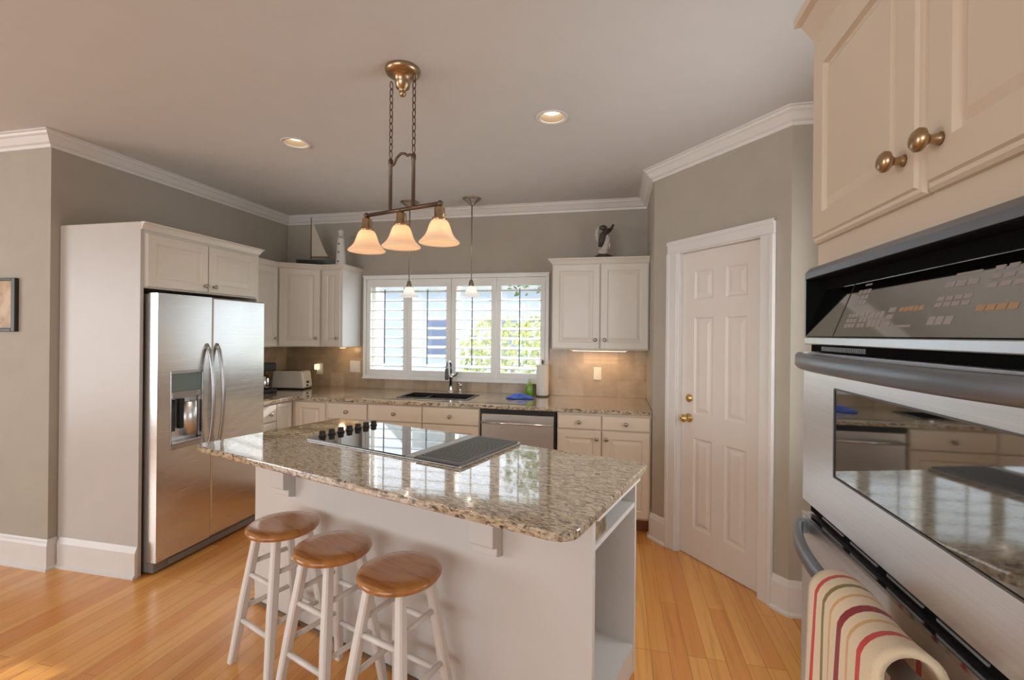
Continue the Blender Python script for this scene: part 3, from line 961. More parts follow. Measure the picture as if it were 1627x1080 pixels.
for tt in (-2.215, -0.975):
    m = MB()
    m.prism([(NF-0.0065, 0.884), (NF-0.075, 0.884), (NF-0.075, 0.690), (NF-0.060, 0.680), (NF-0.045, 0.680), (NF-0.045, 0.645), (NF-0.0065, 0.635)], tt-0.055, tt+0.055, 'X')
    m.build('corbel', 'island_white', t, bevel=0.003)
def rrect(x0, x1, y0, y1, r, n=5):
    out = []
    for cx, cy, a0, rr in ((x1-r[1], y0+r[1], -90, r[1]), (x1-r[2], y1-r[2], 0, r[2]), (x0+r[3], y1-r[3], 90, r[3]), (x0+r[0], y0+r[0], 180, r[0])):
        for k in range(n+1):
            a = R(a0+90*k/n)
            out.append((cx+rr*math.cos(a), cy+rr*math.sin(a)))
    return out
def slab(poly, z0, z1, r):
    """slab with eased edges"""
    cx = sum(p[0] for p in poly)/len(poly); cy = sum(p[1] for p in poly)/len(poly)
    def ins(d):
        n = len(poly); out = []
        for i in range(n):
            a, b, c = Vector(poly[i-1]), Vector(poly[i]), Vector(poly[(i+1) % n])
            d1 = (b-a).normalized(); d2 = (c-b).normalized()
            n1 = Vector((-d1.y, d1.x)); n2 = Vector((-d2.y, d2.x))
            q = (n1+n2)
            q = q/max(0.2, (1+n1.dot(n2)))
            out.append((b.x+q.x*d, b.y+q.y*d))
        return out
    rings = []
    for d, z in ((r, z0), (r*0.3, z0+r*0.3), (0, z0+r), (0, z1-r), (r*0.3, z1-r*0.3), (r, z1)):
        rings.append([(x, y, z) for x, y in (ins(d) if d else poly)])
    m = MB()
    m.loft(rings)
    return m
o = slab(rrect(-2.530, -0.512, 1.222, 2.102, (0.05, 0.07, 0.05, 0.03), 6), 0.885, 0.9155, 0.006).build('island_countertop', 'granite', None, (0, 0, 0), IA)
tag(o, 'tan speckled granite countertop on the kitchen island holding the cooktop', 'countertop')

# cooktop in the island counter
t = thing('cooktop', 'black glass downdraft cooktop with seven knobs set into the island counter', 'cooktop', (*isl(-1.655, 1.84), 0.9155), IA)
CT = 0.0005
m = MB()
m.box(-0.495, 0.495, -0.255, 0.255, CT, 0.007)
m.build('steel_frame', 'handle_steel', t, bevel=0.002)
MB().box(-0.490, 0.178, -0.250, 0.250, 0.0072, 0.0115).build('glass_top', 'black_glass', t, bevel=0.001)
MB().box(0.182, 0.236, -0.250, 0.250, 0.0072, 0.013).build('vent_cover', 'vent_grey', t, bevel=0.002)
MB().box(0.240, 0.490, -0.250, 0.250, 0.0072, 0.0085).build('grill_well', 'black_plastic', t)
m = MB()
m.box(0.244, 0.486, -0.246, -0.236, 0.0086, 0.018).box(0.244, 0.486, 0.236, 0.246, 0.0086, 0.018).box(0.244, 0.254, -0.236, 0.236, 0.0086, 0.018).box(0.476, 0.486, -0.236, 0.236, 0.0086, 0.018)
for k in range(22):
    y = -0.228+k*0.0217
    m.box(0.254, 0.476, y-0.0055, y+0.0055, 0.010, 0.018)
for k in range(4):
    x = 0.29+k*0.05
    m.box(x-0.003, x+0.003, -0.236, 0.236, 0.009, 0.014)
m.build('grate', 'grate_grey', t)
MB().box(0.4865, 0.4955, -0.255, 0.255, 0.0075, 0.012).build('edge_strip', 'chrome', t)
for k in range(7):
    y = -0.185+k*0.060
    kb = MB().lathe([(0.020, 0), (0.021, 0.004), (0.017, 0.006), (0.016, 0.026), (0.013, 0.028)], -0.462, y, 0.0117, 18)
    kb.build('knob', 'black_plastic', t)

# stone piece in the niche
o = slab(rrect(-0.035, 0.035, -0.072, 0.072, (0.006,)*4, 2), 0, 0.095, 0.004).build('stone_block', 'stone_brown', None, (*isl(T1-0.045, NF+0.098), 0.7485), IA)
tag(o, 'brown speckled stone block on the shelf in the open end of the island', 'stone block')

# ------------------------------------------------------------------ stools
def make_stool():
    t = thing('bar_stool', '', 'stool', (0, 0, 0), 0, 'bar stools at the island')
    m = MB()
    m.lathe([(0.0, 0.578), (0.135, 0.578), (0.148, 0.583), (0.1535, 0.592), (0.1535, 0.597), (0.149, 0.605), (0.138, 0.610), (0.09, 0.6095), (0.0, 0.608)], seg=48, cap=False)
    m.build('seat', 'seat_wood', t)
    top, bot = 0.105, 0.208
    def at(k, z):
        a = R(45+90*k)
        q = (0.58-z)/0.58
        r = top+(bot-top)*q
        return Vector((r*math.cos(a), r*math.sin(a), z))
    for k in range(4):
        m = MB()
        a = R(45+90*k)
        rings = []
        for z, h in ((0.0, 0.0155), (0.28, 0.019), (0.5775, 0.0165)):
            c = at(k, z)
            # chamfered square section, faces square to the stool's sides
            rg = []
            for (sx, sy) in ((-1, -0.65), (-0.65, -1), (0.65, -1), (1, -0.65), (1, 0.65), (0.65, 1), (-0.65, 1), (-1, 0.65)):
                rg.append((c.x+sx*h, c.y+sy*h, z))
            rings.append(rg)
        m.loft(rings)
        m.build('leg', 'stool_white', t)
    for k in range(4):
        for z in ((0.39, 0.19) if k % 2 == 0 else (0.44, 0.24)):
            a, b = at(k, z), at((k+1) % 4, z)
            d = (b-a).normalized()*0.012
            MB().tube([a+d, a+(b-a)*0.5, b-d], [0.0105, 0.0115, 0.0105], 10).build('rung', 'stool_white', t)
    return t
# legs A(-x,-y) .. rung parity: k=2 is A-B (front left to front right)
proto = make_stool()
ST = [(-1.479, 1.866, -21), (-1.130, 1.724, -20), (-0.776, 1.607, -17)]
SL = ['bar stool with round wooden seat and white legs, nearest the refrigerator',
      'bar stool with round wooden seat and white legs, the middle one at the island',
      'bar stool with round wooden seat and white legs, farthest from the refrigerator']
for i, (x, y, a) in enumerate(ST):
    o = proto if i == 0 else copy_tree(proto)
    o.location = (x, y, 0)
    o.rotation_euler = (0, 0, R(a))
    o['label'] = SL[i]

# ------------------------------------------------------------------ island chandelier
t = thing('chandelier', 'three-light brass island chandelier with glowing bell shades hung on two chains', 'light fixture', (*isl(-1.522, 1.605), ZC), IA)
MB().lathe([(0.078, 0), (0.080, -0.010), (0.074, -0.022), (0.060, -0.030), (0.040, -0.036), (0.034, -0.060), (0.030, -0.085), (0.018, -0.092), (0.014, -0.104), (0.017, -0.112), (0.010, -0.122), (0.003, -0.126)], 0, 0, -0.0005, 32).build('canopy', 'antique_brass', t)
def chain(x, z0, z1, n):
    m = MB()
    h = (z0-z1)/n
    for k in range(n):
        zc = z0-h*(k+0.5)
        pts = []
        for j in range(13):
            a = 2*PI*j/12
            u, v = 0.0085*math.cos(a), (h*0.62)*math.sin(a)
            pts.append((x+(u if k % 2 else 0), (0 if k % 2 else u), zc+v))
        m.tube(pts, 0.0024, 6, cap=False)
    return m
for s in (-1, 1):
    x = s*0.070
    chain(x, -0.040, -0.392, 11).build('chain', 'bronze', t)
    MB().tube([(x, 0, -0.392), (x, 0, -0.40)], 0.005, 8).lathe([(0.006, -0.395), (0.011, -0.402), (0.011, -0.425), (0.0085, -0.43), (0.0085, -0.635), (0.011, -0.64)], x, 0, 0, 12).build('rod', 'bronze', t)
pts = []
for k in range(25):
    q = k/24
    x = -0.07+0.14*q
    z = -0.418+0.034*math.sin(PI*q)**2*1.0+0.014*math.sin(2*PI*(q-0.5))*(-1 if q < 0.5 else 1)*0
    z += -0.014*math.sin(PI*4*q)*(1 if q < 0.25 or q > 0.75 else 0)
    pts.append((x, 0, z))
MB().tube(pts, 0.006, 8).build('scroll_bar', 'bronze', t)
MB().tube([(-0.222, 0, -0.642), (0.222, 0, -0.642)], 0.0095, 12).sphere((-0.225, 0, -0.642), 0.014).sphere((0.225, 0, -0.642), 0.014).build('arm_bar', 'bronze', t)
def bell(prof_r, prof_z, n=26):
    """smooth interpolation of a bell profile"""
    out = []
    K = len(prof_r)
    for i in range(n+1):
        u = i/n*(K-1)
        k = min(int(u), K-2)
        f = u-k
        f2 = f
        out.append((prof_r[k]*(1-f2)+prof_r[k+1]*f2, prof_z[k]*(1-f2)+prof_z[k+1]*f2))
    return out
SHADE = [(0.028, 0.0), (0.033, -0.004), (0.040, -0.014), (0.046, -0.028), (0.051, -0.044), (0.057, -0.060), (0.066, -0.075), (0.078, -0.088), (0.087, -0.096), (0.0885, -0.101), (0.085, -0.104)]
SHIN = [(0.082, -0.099), (0.074, -0.090), (0.062, -0.077), (0.053, -0.060), (0.047, -0.043), (0.042, -0.028), (0.036, -0.016), (0.029, -0.008), (0.026, -0.006)]
for s in (-1, 0, 1):
    x = s*0.222
    zt = -0.712
    lp = MB().lathe([(0.010, -0.640), (0.012, -0.655), (0.021, -0.658), (0.023, -0.664), (0.023, -0.700), (0.032, -0.705), (0.034, -0.718), (0.026, -0.720)], x, 0, 0, 20).build('socket_cup', 'antique_brass', t)
    MB().lathe(SHADE+SHIN, x, 0, zt, 36, cap=False).build('shade', 'alabaster_glass', t)
    MB().sphere((x, 0, zt-0.052), 0.021, 14, 10, (1, 1, 1.25)).build('bulb', 'bulb_warm', t)
    wx, wy = isl(-1.522+x, 1.605)
    light('chandelier_bulb', 'POINT', (wx, wy, ZC+zt-0.050), 3.0, (1.0, 0.72, 0.45), shadow_soft_size=0.022)

# pendants over the sink
def make_pendant():
    t = thing('pendant_light', '', 'pendant light', (0, 0, ZC), 0, 'pendants over the sink')
    MB().lathe([(0.085, 0), (0.085, -0.006), (0.060, -0.022), (0.040, -0.038), (0.022, -0.056), (0.010, -0.062)], 0, 0, -0.0005, 28).build('canopy', 'nickel', t)
    MB().lathe([(0.0055, -0.06), (0.0055, -0.735)], 0, 0, 0, 10).build('rod', 'nickel', t)
    MB().lathe([(0.008, -0.725), (0.014, -0.73), (0.020, -0.752), (0.026, -0.775), (0.026, -0.787), (0.012, -0.789)], 0, 0, 0, 18).build('socket_cup', 'nickel', t)
    out = [(0.025, -0.783), (0.032, -0.787), (0.040, -0.800), (0.047, -0.822), (0.056, -0.842), (0.074, -0.858), (0.086, -0.868), (0.087, -0.874)]
    inn = [(0.083, -0.874), (0.070, -0.860), (0.052, -0.845), (0.043, -0.824), (0.036, -0.803), (0.029, -0.791), (0.022, -0.788)]
    MB().lathe(out+inn, 0, 0, 0, 32, cap=False).build('shade', 'opal_glass', t)
    MB().sphere((0, 0, -0.828), 0.018).build('bulb', 'bulb_warm', t)
    return t
pp = make_pendant()
PL = ['white glass pendant on a thin rod over the left half of the sink window', 'white glass pendant on a thin rod hanging right of the faucet']
for i, (x, y) in enumerate([(-1.876, 4.02), (-1.277, 4.02)]):
    o = pp if i == 0 else copy_tree(pp)
    o.location = (x, y, ZC)
    o['label'] = PL[i]
    light('pendant_bulb', 'POINT', (x, y, ZC-0.83), 1.0, (1.0, 0.90, 0.75), shadow_soft_size=0.02)

# recessed ceiling lights
def make_can():
    t = thing('recessed_light', '', 'ceiling light', (0, 0, ZC), 0, 'recessed ceiling lights')
    MB().lathe([(0.070, -0.0008), (0.090, -0.0008), (0.092, -0.004), (0.088, -0.007), (0.068, -0.004), (0.068, 0.0)], 0, 0, 0, 36, cap=False).build('trim_ring', 'trim_white', t)
    MB().lathe([(0.0695, 0.0), (0.064, 0.05), (0.060, 0.115), (0.0, 0.116)], 0, 0, 0, 36, cap=False).build('baffle', 'baffle_tan', t)
    MB().lathe([(0.0, 0.024), (0.030, 0.026), (0.050, 0.032), (0.057, 0.044), (0.050, 0.110), (0.0, 0.112)], 0, 0, 0, 28, cap=False).build('bulb', 'bulb_can', t)
    return t
pc = make_can()
CL = ['recessed ceiling light on the left, above the refrigerator side', 'recessed ceiling light to the right of the chandelier']
for i, (x, y) in enumerate(CANS):
    o = pc if i == 0 else copy_tree(pc)
    o.location = (x, y, ZC)
    o['label'] = CL[i]
    light('can_beam', 'SPOT', (x, y, ZC-0.01), 14, (1.0, 0.80, 0.55), spot_size=R(110), spot_blend=0.8, shadow_soft_size=0.05)

# ------------------------------------------------------------------ oven tower (local x = world -Y, local -y = world -X)
OX = 0.456
t = thing('oven_cabinet', 'tall cream oven cabinet with two doors above the built-in oven', 'cabinet', (OX, 1.225, 0), R(-90))
CW = 0.84
OZ0, OZ1 = 0.40, 1.635
MB().box(0, CW, 0.0, XO-OX-0.003, 1.640, 2.19).build('body', 'cabinet_tan', t)
m = MB()
m.box(0, 0.045, 0, XO-OX-0.003, 0.1, 1.639).box(CW-0.045, CW, 0, XO-OX-0.003, 0.1, 1.639).box(0.045, CW-0.045, 0, XO-OX-0.003, 0.1, 0.34)
m.box(0.045, CW-0.045, 0.61, XO-OX-0.003, 0.34, 1.639)
m.build('face_frame', 'cabinet_tan', t)
MB().box(0, CW, 0.07, 0.09, 0, 0.1).build('toe_kick', 'kick_dark', t)
KB = dict(knobmat='antique_brass', ks=1.08)
cab_door(t, 0.006, 0.412, 1.693, 2.145, (0.372, 1.757), 'cabinet_tan', fw=0.062, **KB)
cab_door(t, 0.418, 0.834, 1.693, 2.145, (0.458, 1.757), 'cabinet_tan', fw=0.062, **KB)
crown_on(t, [(0, XO-OX-0.01), (0, -0.001), (CW, -0.001)], 2.150, 'cabinet_tan', 0.10, 0.042)

# built-in oven
V = thing('wall_oven', 'built-in stainless steel double wall oven with black control panel', 'oven', (OX, 1.225, 0), R(-90))
a, b = 0.052, CW-0.052
F = -0.046                       # front plane of the panel
MB().box(a, b, 0.001, 0.60, 0.36, 1.632).build('body', 'black_plastic', V)
m = MB()
GB = 0.038                       # the glass leans back this far at its top
m.prism([(F+0.010, 1.632), (F, 1.620), (F, 1.607), (-0.001, 1.607), (-0.001, 1.632)], a, b, 'X')
for x in (a, b-0.005):
    m.box(x, x+0.005, F, -0.001, 1.480, 1.607)
cp = m.build('control_panel', 'handle_grey', V, bevel=0.0015)
MB().box(a+0.0055, b-0.0055, F+GB-0.002, F+GB+0.004, 1.583, 1.6065).box(a+0.0052, b-0.0052, F+0.0005, F+GB+0.004, 1.604, 1.6068).box(a+0.0052, a+0.008, F+0.0008, F+GB+0.004, 1.4806, 1.604).box(b-0.008, b-0.0052, F+0.0008, F+GB+0.004, 1.4806, 1.604).build('panel_hood', 'void_black', cp)
tl = math.hypot(GB, 0.101)
TA = math.atan2(GB, 0.101)
gl = MB().box(a+0.0082, b-0.0082, 0, 0.004, 0, tl).build('panel_glass', 'panel_mirror', cp)
gl.location = (0, F+0.0005, 1.4805)
gl.rotation_euler = (-TA, 0, 0)
cb = MB().box(a+0.0082, b-0.0082, -0.001, 0.004, tl+0.0002, tl+0.003).build('bevel_line', 'chrome', cp)
cb.location = gl.location
cb.rotation_euler = gl.rotation_euler
def keys(mt, x, z, nx, nz, w_, h_, gx, gz):
    m = MB()
    for i in range(nx):
        for j in range(nz):
            m.box(x+i*(w_+gx), x+i*(w_+gx)+w_, -0.0007, -0.0001, z+j*(h_+gz), z+j*(h_+gz)+h_)
    o = m.build('key_label', mt, cp)
    o.location = gl.location
    o.rotation_euler = gl.rotation_euler
dv = MB().box(0.192, 0.1945, -0.0006, -0.0001, 0.001, tl).build('panel_divider', 'black_plastic', cp)
dv.location = gl.location
dv.rotation_euler = gl.rotation_euler
P_, O_ = 'key_print', 'key_orange'
for q in [(P_, 0.225, 0.018, 3, 3, 0.010, 0.007, 0.003, 0.003), (P_, 0.272, 0.018, 2, 3, 0.010, 0.007, 0.004, 0.003),
          (P_, 0.305, 0.018, 3, 2, 0.012, 0.012, 0.002, 0.003), (P_, 0.356, 0.018, 1, 3, 0.018, 0.008, 0.002, 0.004),
          (P_, 0.225, 0.062, 2, 3, 0.012, 0.008, 0.004, 0.003), (P_, 0.256, 0.062, 1, 3, 0.010, 0.008, 0.004, 0.003),
          (P_, 0.240, 0.100, 1, 1, 0.020, 0.003, 0, 0), (O_, 0.385, 0.042, 5, 1, 0.010, 0.007, 0.002, 0),
          (P_, 0.392, 0.016, 1, 1, 0.038, 0.003, 0, 0), (P_, 0.470, 0.072, 3, 1, 0.018, 0.008, 0.003, 0.002),
          (P_, 0.484, 0.088, 1, 1, 0.045, 0.003, 0, 0), (P_, 0.466, 0.044, 4, 2, 0.014, 0.006, 0.003, 0.003),
          (P_, 0.466, 0.018, 3, 1, 0.014, 0.012, 0.003, 0.003), (O_, 0.548, 0.034, 4, 1, 0.013, 0.008, 0.003, 0.003),
          (P_, 0.550, 0.064, 3, 3, 0.014, 0.006, 0.006, 0.005), (P_, 0.640, 0.020, 4, 5, 0.014, 0.010, 0.006, 0.006)]:
    keys(*q)
MB().box(a, b, F, -0.001, 1.4625, 1.479).build('lower_trim', 'handle_steel', V, bevel=0.002)
vb = MB().box(a+0.002, b-0.002, F+0.014, -0.001, 1.447, 1.4622).build('vent_strip', 'void_black', V)
m = MB()
for k in range(26):
    m.box(a+0.06+k*0.007, a+0.0635+k*0.007, F+0.012, F+0.0138, 1.450, 1.459)
m.build('vent_slots', 'grille_grey', vb)
# upper door
def oven_door(z0, z1, wz0, wz1, name):
    m = MB()
    wa, wb = a+0.155, b-0.10
    m.box(a, b, F, -0.003, z0, wz0).box(a, b, F, -0.003, wz1, z1).box(a, wa, F, -0.003, wz0, wz1).box(wb, b, F, -0.003, wz0, wz1)
    d = m.build(name, 'steel_bright', V)
    MB().box(wa, wb, F+0.0006, -0.004, wz0, wz1).build('door_window', 'mirror_glass', d)
    r = 0.003
    m = MB()
    m.box(wa-0.002, wb+0.002, F-0.0015, F+0.004, wz0-0.003, wz0).box(wa-0.002, wb+0.002, F-0.0015, F+0.004, wz1, wz1+0.003).box(wa-0.003, wa, F-0.0015, F+0.004, wz0, wz1).box(wb, wb+0.003, F-0.0015, F+0.004, wz0, wz1)
    m.build('window_trim', 'dark_grey', d)
    return d
def hb(m, pts):
    """flat rounded bar swept along a bowed path"""
    sec = [(-0.009, -0.010), (-0.005, -0.0150), (0.004, -0.0150), (0.008, -0.011), (0.008, 0.011), (0.004, 0.0150), (-0.005, 0.0150), (-0.009, 0.010)]
    rings = []
    for i, p in enumerate(pts):
        d = (Vector(pts[min(i+1, len(pts)-1)])-Vector(pts[max(i-1, 0)])).normalized()
        n = Vector((-d.y, d.x, 0))
        rings.append([(p[0]+n.x*q, p[1]+n.y*q, p[2]+h) for q, h in sec])
    m.loft(rings, True, True, True)
def oven_handle(d, z):
    pts = []
    for k in range(25):
        q = k/24
        x = a+0.012+(b-a-0.024)*q
        bow = (1-abs(2*q-1)**3.2)
        pts.append((x, F-0.010-0.052*bow, z))
    m = MB()
    hb(m, pts)
    for x in (a+0.016, b-0.016):
        m.box(x-0.010, x+0.010, F-0.014, F-0.0005, z-0.013, z+0.013)
    return m.build('handle', 'handle_grey', d)
d = oven_door(1.118, 1.4455, 1.212, 1.378, 'upper_door')
oven_handle(d, 1.4305)
m = MB().box(a+0.002, b-0.002, F+0.016, -0.001, 1.092, 1.117)
vb = m.build('vent_strip', 'void_black', V)
m = MB()
for k in range(5):
    m.box(a+0.07+k*0.12, a+0.16+k*0.12, F+0.013, F+0.0155, 1.099, 1.103).box(a+0.10+k*0.12, a+0.19+k*0.12, F+0.013, F+0.0155, 1.108, 1.1105)
m.build('vent_slots', 'grille_grey', vb)
d = oven_door(0.40, 1.088, 0.62, 0.93, 'lower_door')
m = MB().box(a, b, F-0.002, F+0.006, 1.084, 1.0905)
m.build('top_edge', 'chrome', d)
oven_handle(d, 1.062)

# striped towel over the lower oven handle
def towel():
    m = MB()
    zc = 1.062
    yc = F-0.060
    prof = []
    for z in (0.70, 0.78, 0.86, 0.94, 1.01, 1.045):
        prof.append((yc-0.030-0.012*(1.06-z), z))
    for k in range(1, 12):
        an = R(180-k*15)
        prof.append((yc+0.030*math.cos(an), zc+0.030*math.sin(an)))
    for z in (1.04, 1.0, 0.95, 0.90, 0.84):
        prof.append((yc+0.028, z))
    nx = 22
    rings = []
    for i in range(nx+1):
        q = i/nx
        x = 0.205*q
        row = []
        for j, (y, z) in enumerate(prof):
            fall = max(0, 1.05-z)
            wv = 0.030*fall*math.sin(q*9.0+0.5)+0.010*fall*math.sin(q*21)
            row.append((x+0.10*fall*(0.5-q)*0.5, y-abs(wv)*(1 if j < 8 else -0.1), z+0.004*math.sin(q*7)))
        rings.append(row)
    m.loft(rings, cap=False, closed=False, smooth=True)
    o = m.build('kitchen_towel', 'towel_cloth', None)
    so = o.modifiers.new('thickness', 'SOLIDIFY')
    so.thickness = 0.010
    so.offset = 1
    return o
tw = towel()
tw.location = (OX, 0.862, 0)
tw.rotation_euler = (0, 0, R(-90))
tag(tw, 'cream kitchen towel with red, olive and maroon stripes over the lower oven handle', 'towel')

# ------------------------------------------------------------------ things on the counter
# toaster
t = thing('toaster', 'cream two-slice toaster on the counter in the left corner', 'toaster', (-3.14, 4.07, 0.9155), R(8))
m = MB()
pr = [(-0.165, 0.012), (0.165, 0.012), (0.168, 0.03), (0.150, 0.165), (0.140, 0.180), (-0.140, 0.180), (-0.150, 0.165), (-0.168, 0.03)]
m.prism(pr, -0.085, 0.085, 'Y')
m.build('body', 'toaster_cream', t, bevel=0.014, seg=3)
MB().box(-0.155, 0.155, -0.078, 0.078, 0.0, 0.0115).build('base', 'black_plastic', t)
MB().box(-0.11, 0.11, -0.045, -0.018, 0.181, 0.1835).box(-0.11, 0.11, 0.018, 0.045, 0.181, 0.1835).build('slot', 'dark_grey', t)
MB().box(0.1645, 0.180, -0.030, -0.004, 0.062, 0.082).box(0.164, 0.176, -0.032, -0.014, 0.03, 0.048).build('lever', 'black_plastic', t, bevel=0.002)
# coffee maker
t = thing('coffee_maker', 'black drip coffee maker half hidden behind the refrigerator', 'coffee maker', (-3.215, 3.72, 0.9155), R(75))
MB().box(-0.09, 0.09, -0.13, 0.11, 0, 0.035).build('base', 'black_plastic', t, bevel=0.008)
MB().box(-0.085, 0.085, 0.03, 0.11, 0.0355, 0.20).build('tank', 'black_plastic', t, bevel=0.008)
MB().box(-0.09, 0.09, -0.12, 0.11, 0.2005, 0.275).build('brew_head', 'black_plastic', t, bevel=0.012)
MB().lathe([(0.045, 0), (0.062, 0.015), (0.066, 0.06), (0.055, 0.11), (0.040, 0.13)], 0, -0.055, 0.036, 24).build('carafe', 'chrome', t)
MB().tube([(0, -0.11, 0.15), (0, -0.15, 0.14), (0, -0.15, 0.08), (0, -0.118, 0.07)], 0.008, 8).build('carafe_handle', 'black_plastic', t)
# paper towel
t = thing('paper_towel_holder', 'upright white paper towel roll with dark finial at the right end of the window', 'paper towel', (-0.655, 4.21, 0.9155))
MB().lathe([(0.062, 0), (0.062, 0.008), (0.055, 0.012)], 0, 0, 0, 28).build('base', 'dark_grey', t)
MB().lathe([(0.018, 0.0125), (0.054, 0.0125), (0.055, 0.016), (0.055, 0.282), (0.054, 0.285), (0.018, 0.285)], 0, 0, 0, 32).build('roll', 'paper_white', t)
MB().lathe([(0.006, 0.2855), (0.006, 0.295), (0.012, 0.302), (0.013, 0.315), (0.006, 0.33), (0.002, 0.335)], 0, 0, 0, 14).build('finial', 'dark_grey', t)
# soap bottle
t = thing('dish_soap_bottle', 'green dish soap bottle beside the paper towel roll', 'soap bottle', (-0.772, 4.20, 0.9155))
MB().lathe([(0.030, 0), (0.036, 0.006), (0.037, 0.06), (0.031, 0.085), (0.033, 0.098), (0.016, 0.112)], 0, 0, 0, 22).build('body', 'soap_green', t)
MB().lathe([(0.016, 0.1125), (0.016, 0.135), (0.010, 0.138), (0.008, 0.155)], 0, 0, 0, 16).build('cap', 'soap_cap', t)
# cloth
def crumple(name, sx, sy, h, mat, loc, rot, label, cat, seed):
    rnd = random.Random(seed)
    m = MB()
    nx, ny = 14, 10
    g = []
    ph = [rnd.uniform(0, 6) for _ in range(6)]
    for i in range(nx+1):
        row = []
        for j in range(ny+1):
            u, v = i/nx*2-1, j/ny*2-1
            e = max(0, 1-max(abs(u), abs(v))**3)
            z = h*e*(0.55+0.25*math.sin(5*u+ph[0]+2*v)+0.2*math.sin(7*v+ph[1]-3*u))+0.004
            row.append((sx*u*(1+0.08*math.sin(4*v+ph[2])), sy*v*(1+0.10*math.sin(5*u+ph[3])), z))
        g.append(row)
    m.loft(g, cap=False, closed=False, smooth=True)
    o = m.build(name, mat, None, loc, rot, subsurf=1)
    so = o.modifiers.new('thickness', 'SOLIDIFY')
    so.thickness = 0.003
    so.offset = 1
    return tag(o, label, cat)
crumple('dish_cloth', 0.115, 0.075, 0.042, 'cloth_blue', (-0.825, 4.03, 0.9162), R(12), 'crumpled blue dish cloth on the counter in front of the green soap bottle', 'cloth', 3)

# outlets and switches
def plate(label, cat, x, z, w_, h_, kind, glow=False):
    t = thing('wall_outlet' if kind == 'outlet' else 'light_switch', label, cat, (x, YB-0.0085, z))
    p = MB().panel(-w_/2, w_/2, -h_/2, h_/2, [(0, -0.003), (0.004, -0.006)], -0.0001).build('plate', 'plate_white', t)
    if kind == 'outlet':
        for dz in (-0.02, 0.02):
            MB().box(-0.014, 0.014, -0.0075, -0.0062, dz-0.013, dz+0.013).build('socket', 'plate_white', t)
    else:
        for dx in (-0.024, 0.024):
            MB().box(dx-0.016, dx+0.016, -0.0085, -0.0062, -0.032, 0.032).build('rocker', 'plate_white', t)
    return t
plate('white outlet plate on the tile under the right wall cabinet', 'outlet', -0.171, 1.125, 0.072, 0.115, 'outlet')
plate('white double switch plate on the tile just left of the window', 'light switch', -2.600, 1.13, 0.118, 0.118, 'switch')
plate('white outlet plate behind the toaster holding a night light', 'outlet', -3.005, 1.10, 0.072, 0.115, 'outlet')
o = MB().box(-0.022, 0.022, -0.030, -0.0001, -0.028, 0.028).build('night_light', 'night_glow', None, (-3.027, YB-0.0085-0.0078, 1.118), bevel=0.006)
tag(o, 'small glowing plug-in night light in the outlet beside the toaster', 'night light')

# ------------------------------------------------------------------ ornaments above the cabinets
t = thing('model_sailboat', 'model sailboat with cream sails and dark hull on top of the corner cabinet', 'model boat', (-2.90, 4.10, ZT+0.0005), R(12))
m = MB()
rg = []
for k in range(13):
    q = k/12
    x = -0.20+0.40*q
    wv = 0.036*math.sin(PI*min(1, q*0.92+0.08))**0.7 if 0 < q < 1 else 0.004
    sh = 0.012*(2*q-1)**2
    rg.append([(x, -wv, 0.060+sh), (x, -wv*0.75, 0.030), (x, 0, 0.012+0.02*(2*q-1)**2), (x, wv*0.75, 0.030), (x, wv, 0.060+sh)])
m.loft(rg)
m.build('hull', 'hull_green', t)
MB().box(-0.20, 0.19, -0.012, 0.012, 0.062, 0.070).build('deck', 'wood_brown', t)
MB().box(-0.09, 0.09, -0.03, 0.03, 0, 0.013).build('stand', 'wood_brown', t)
MB().tube([(-0.055, 0, 0.068), (-0.055, 0, 0.485)], [0.007, 0.004], 8).build('mast', 'wood_brown', t)
MB().prism([(-0.046, 0.105), (0.115, 0.105), (0.085, 0.15), (0.02, 0.30), (-0.046, 0.455)], -0.0025, 0.0025, 'Y').build('mainsail', 'sail_cloth', t)
MB().tube([(-0.062, 0, 0.096), (0.125, 0, 0.096)], 0.004, 8).build('boom', 'wood_brown', t)

t = thing('lighthouse_figure', 'white model lighthouse on the cabinet beside the window', 'ornament', (-2.607, 4.06, ZT+0.0005))
MB().lathe([(0.052, 0), (0.052, 0.006), (0.048, 0.012), (0.032, 0.25), (0.031, 0.262)], 0, 0, 0, 24).build('tower', 'lighthouse_white', t)
MB().lathe([(0.031, 0.2625), (0.041, 0.266), (0.041, 0.274), (0.024, 0.276)], 0, 0, 0, 24).build('gallery', 'resin_pale', t)
MB().lathe([(0.024, 0.2765), (0.024, 0.318), (0.03, 0.322), (0.026, 0.334), (0.010, 0.350), (0.004, 0.358)], 0, 0, 0, 20).build('lantern', 'lighthouse_white', t)
for z in (0.035, 0.125, 0.205):
    q = 0.048+(0.032-0.048)*(z-0.012)/0.238
    MB().lathe([(0.008, 0), (0.008, 0.003), (0.001, 0.004)], 0.0, -(q+0.001), z, 10, 'Y').build('porthole', 'black_plastic', t)

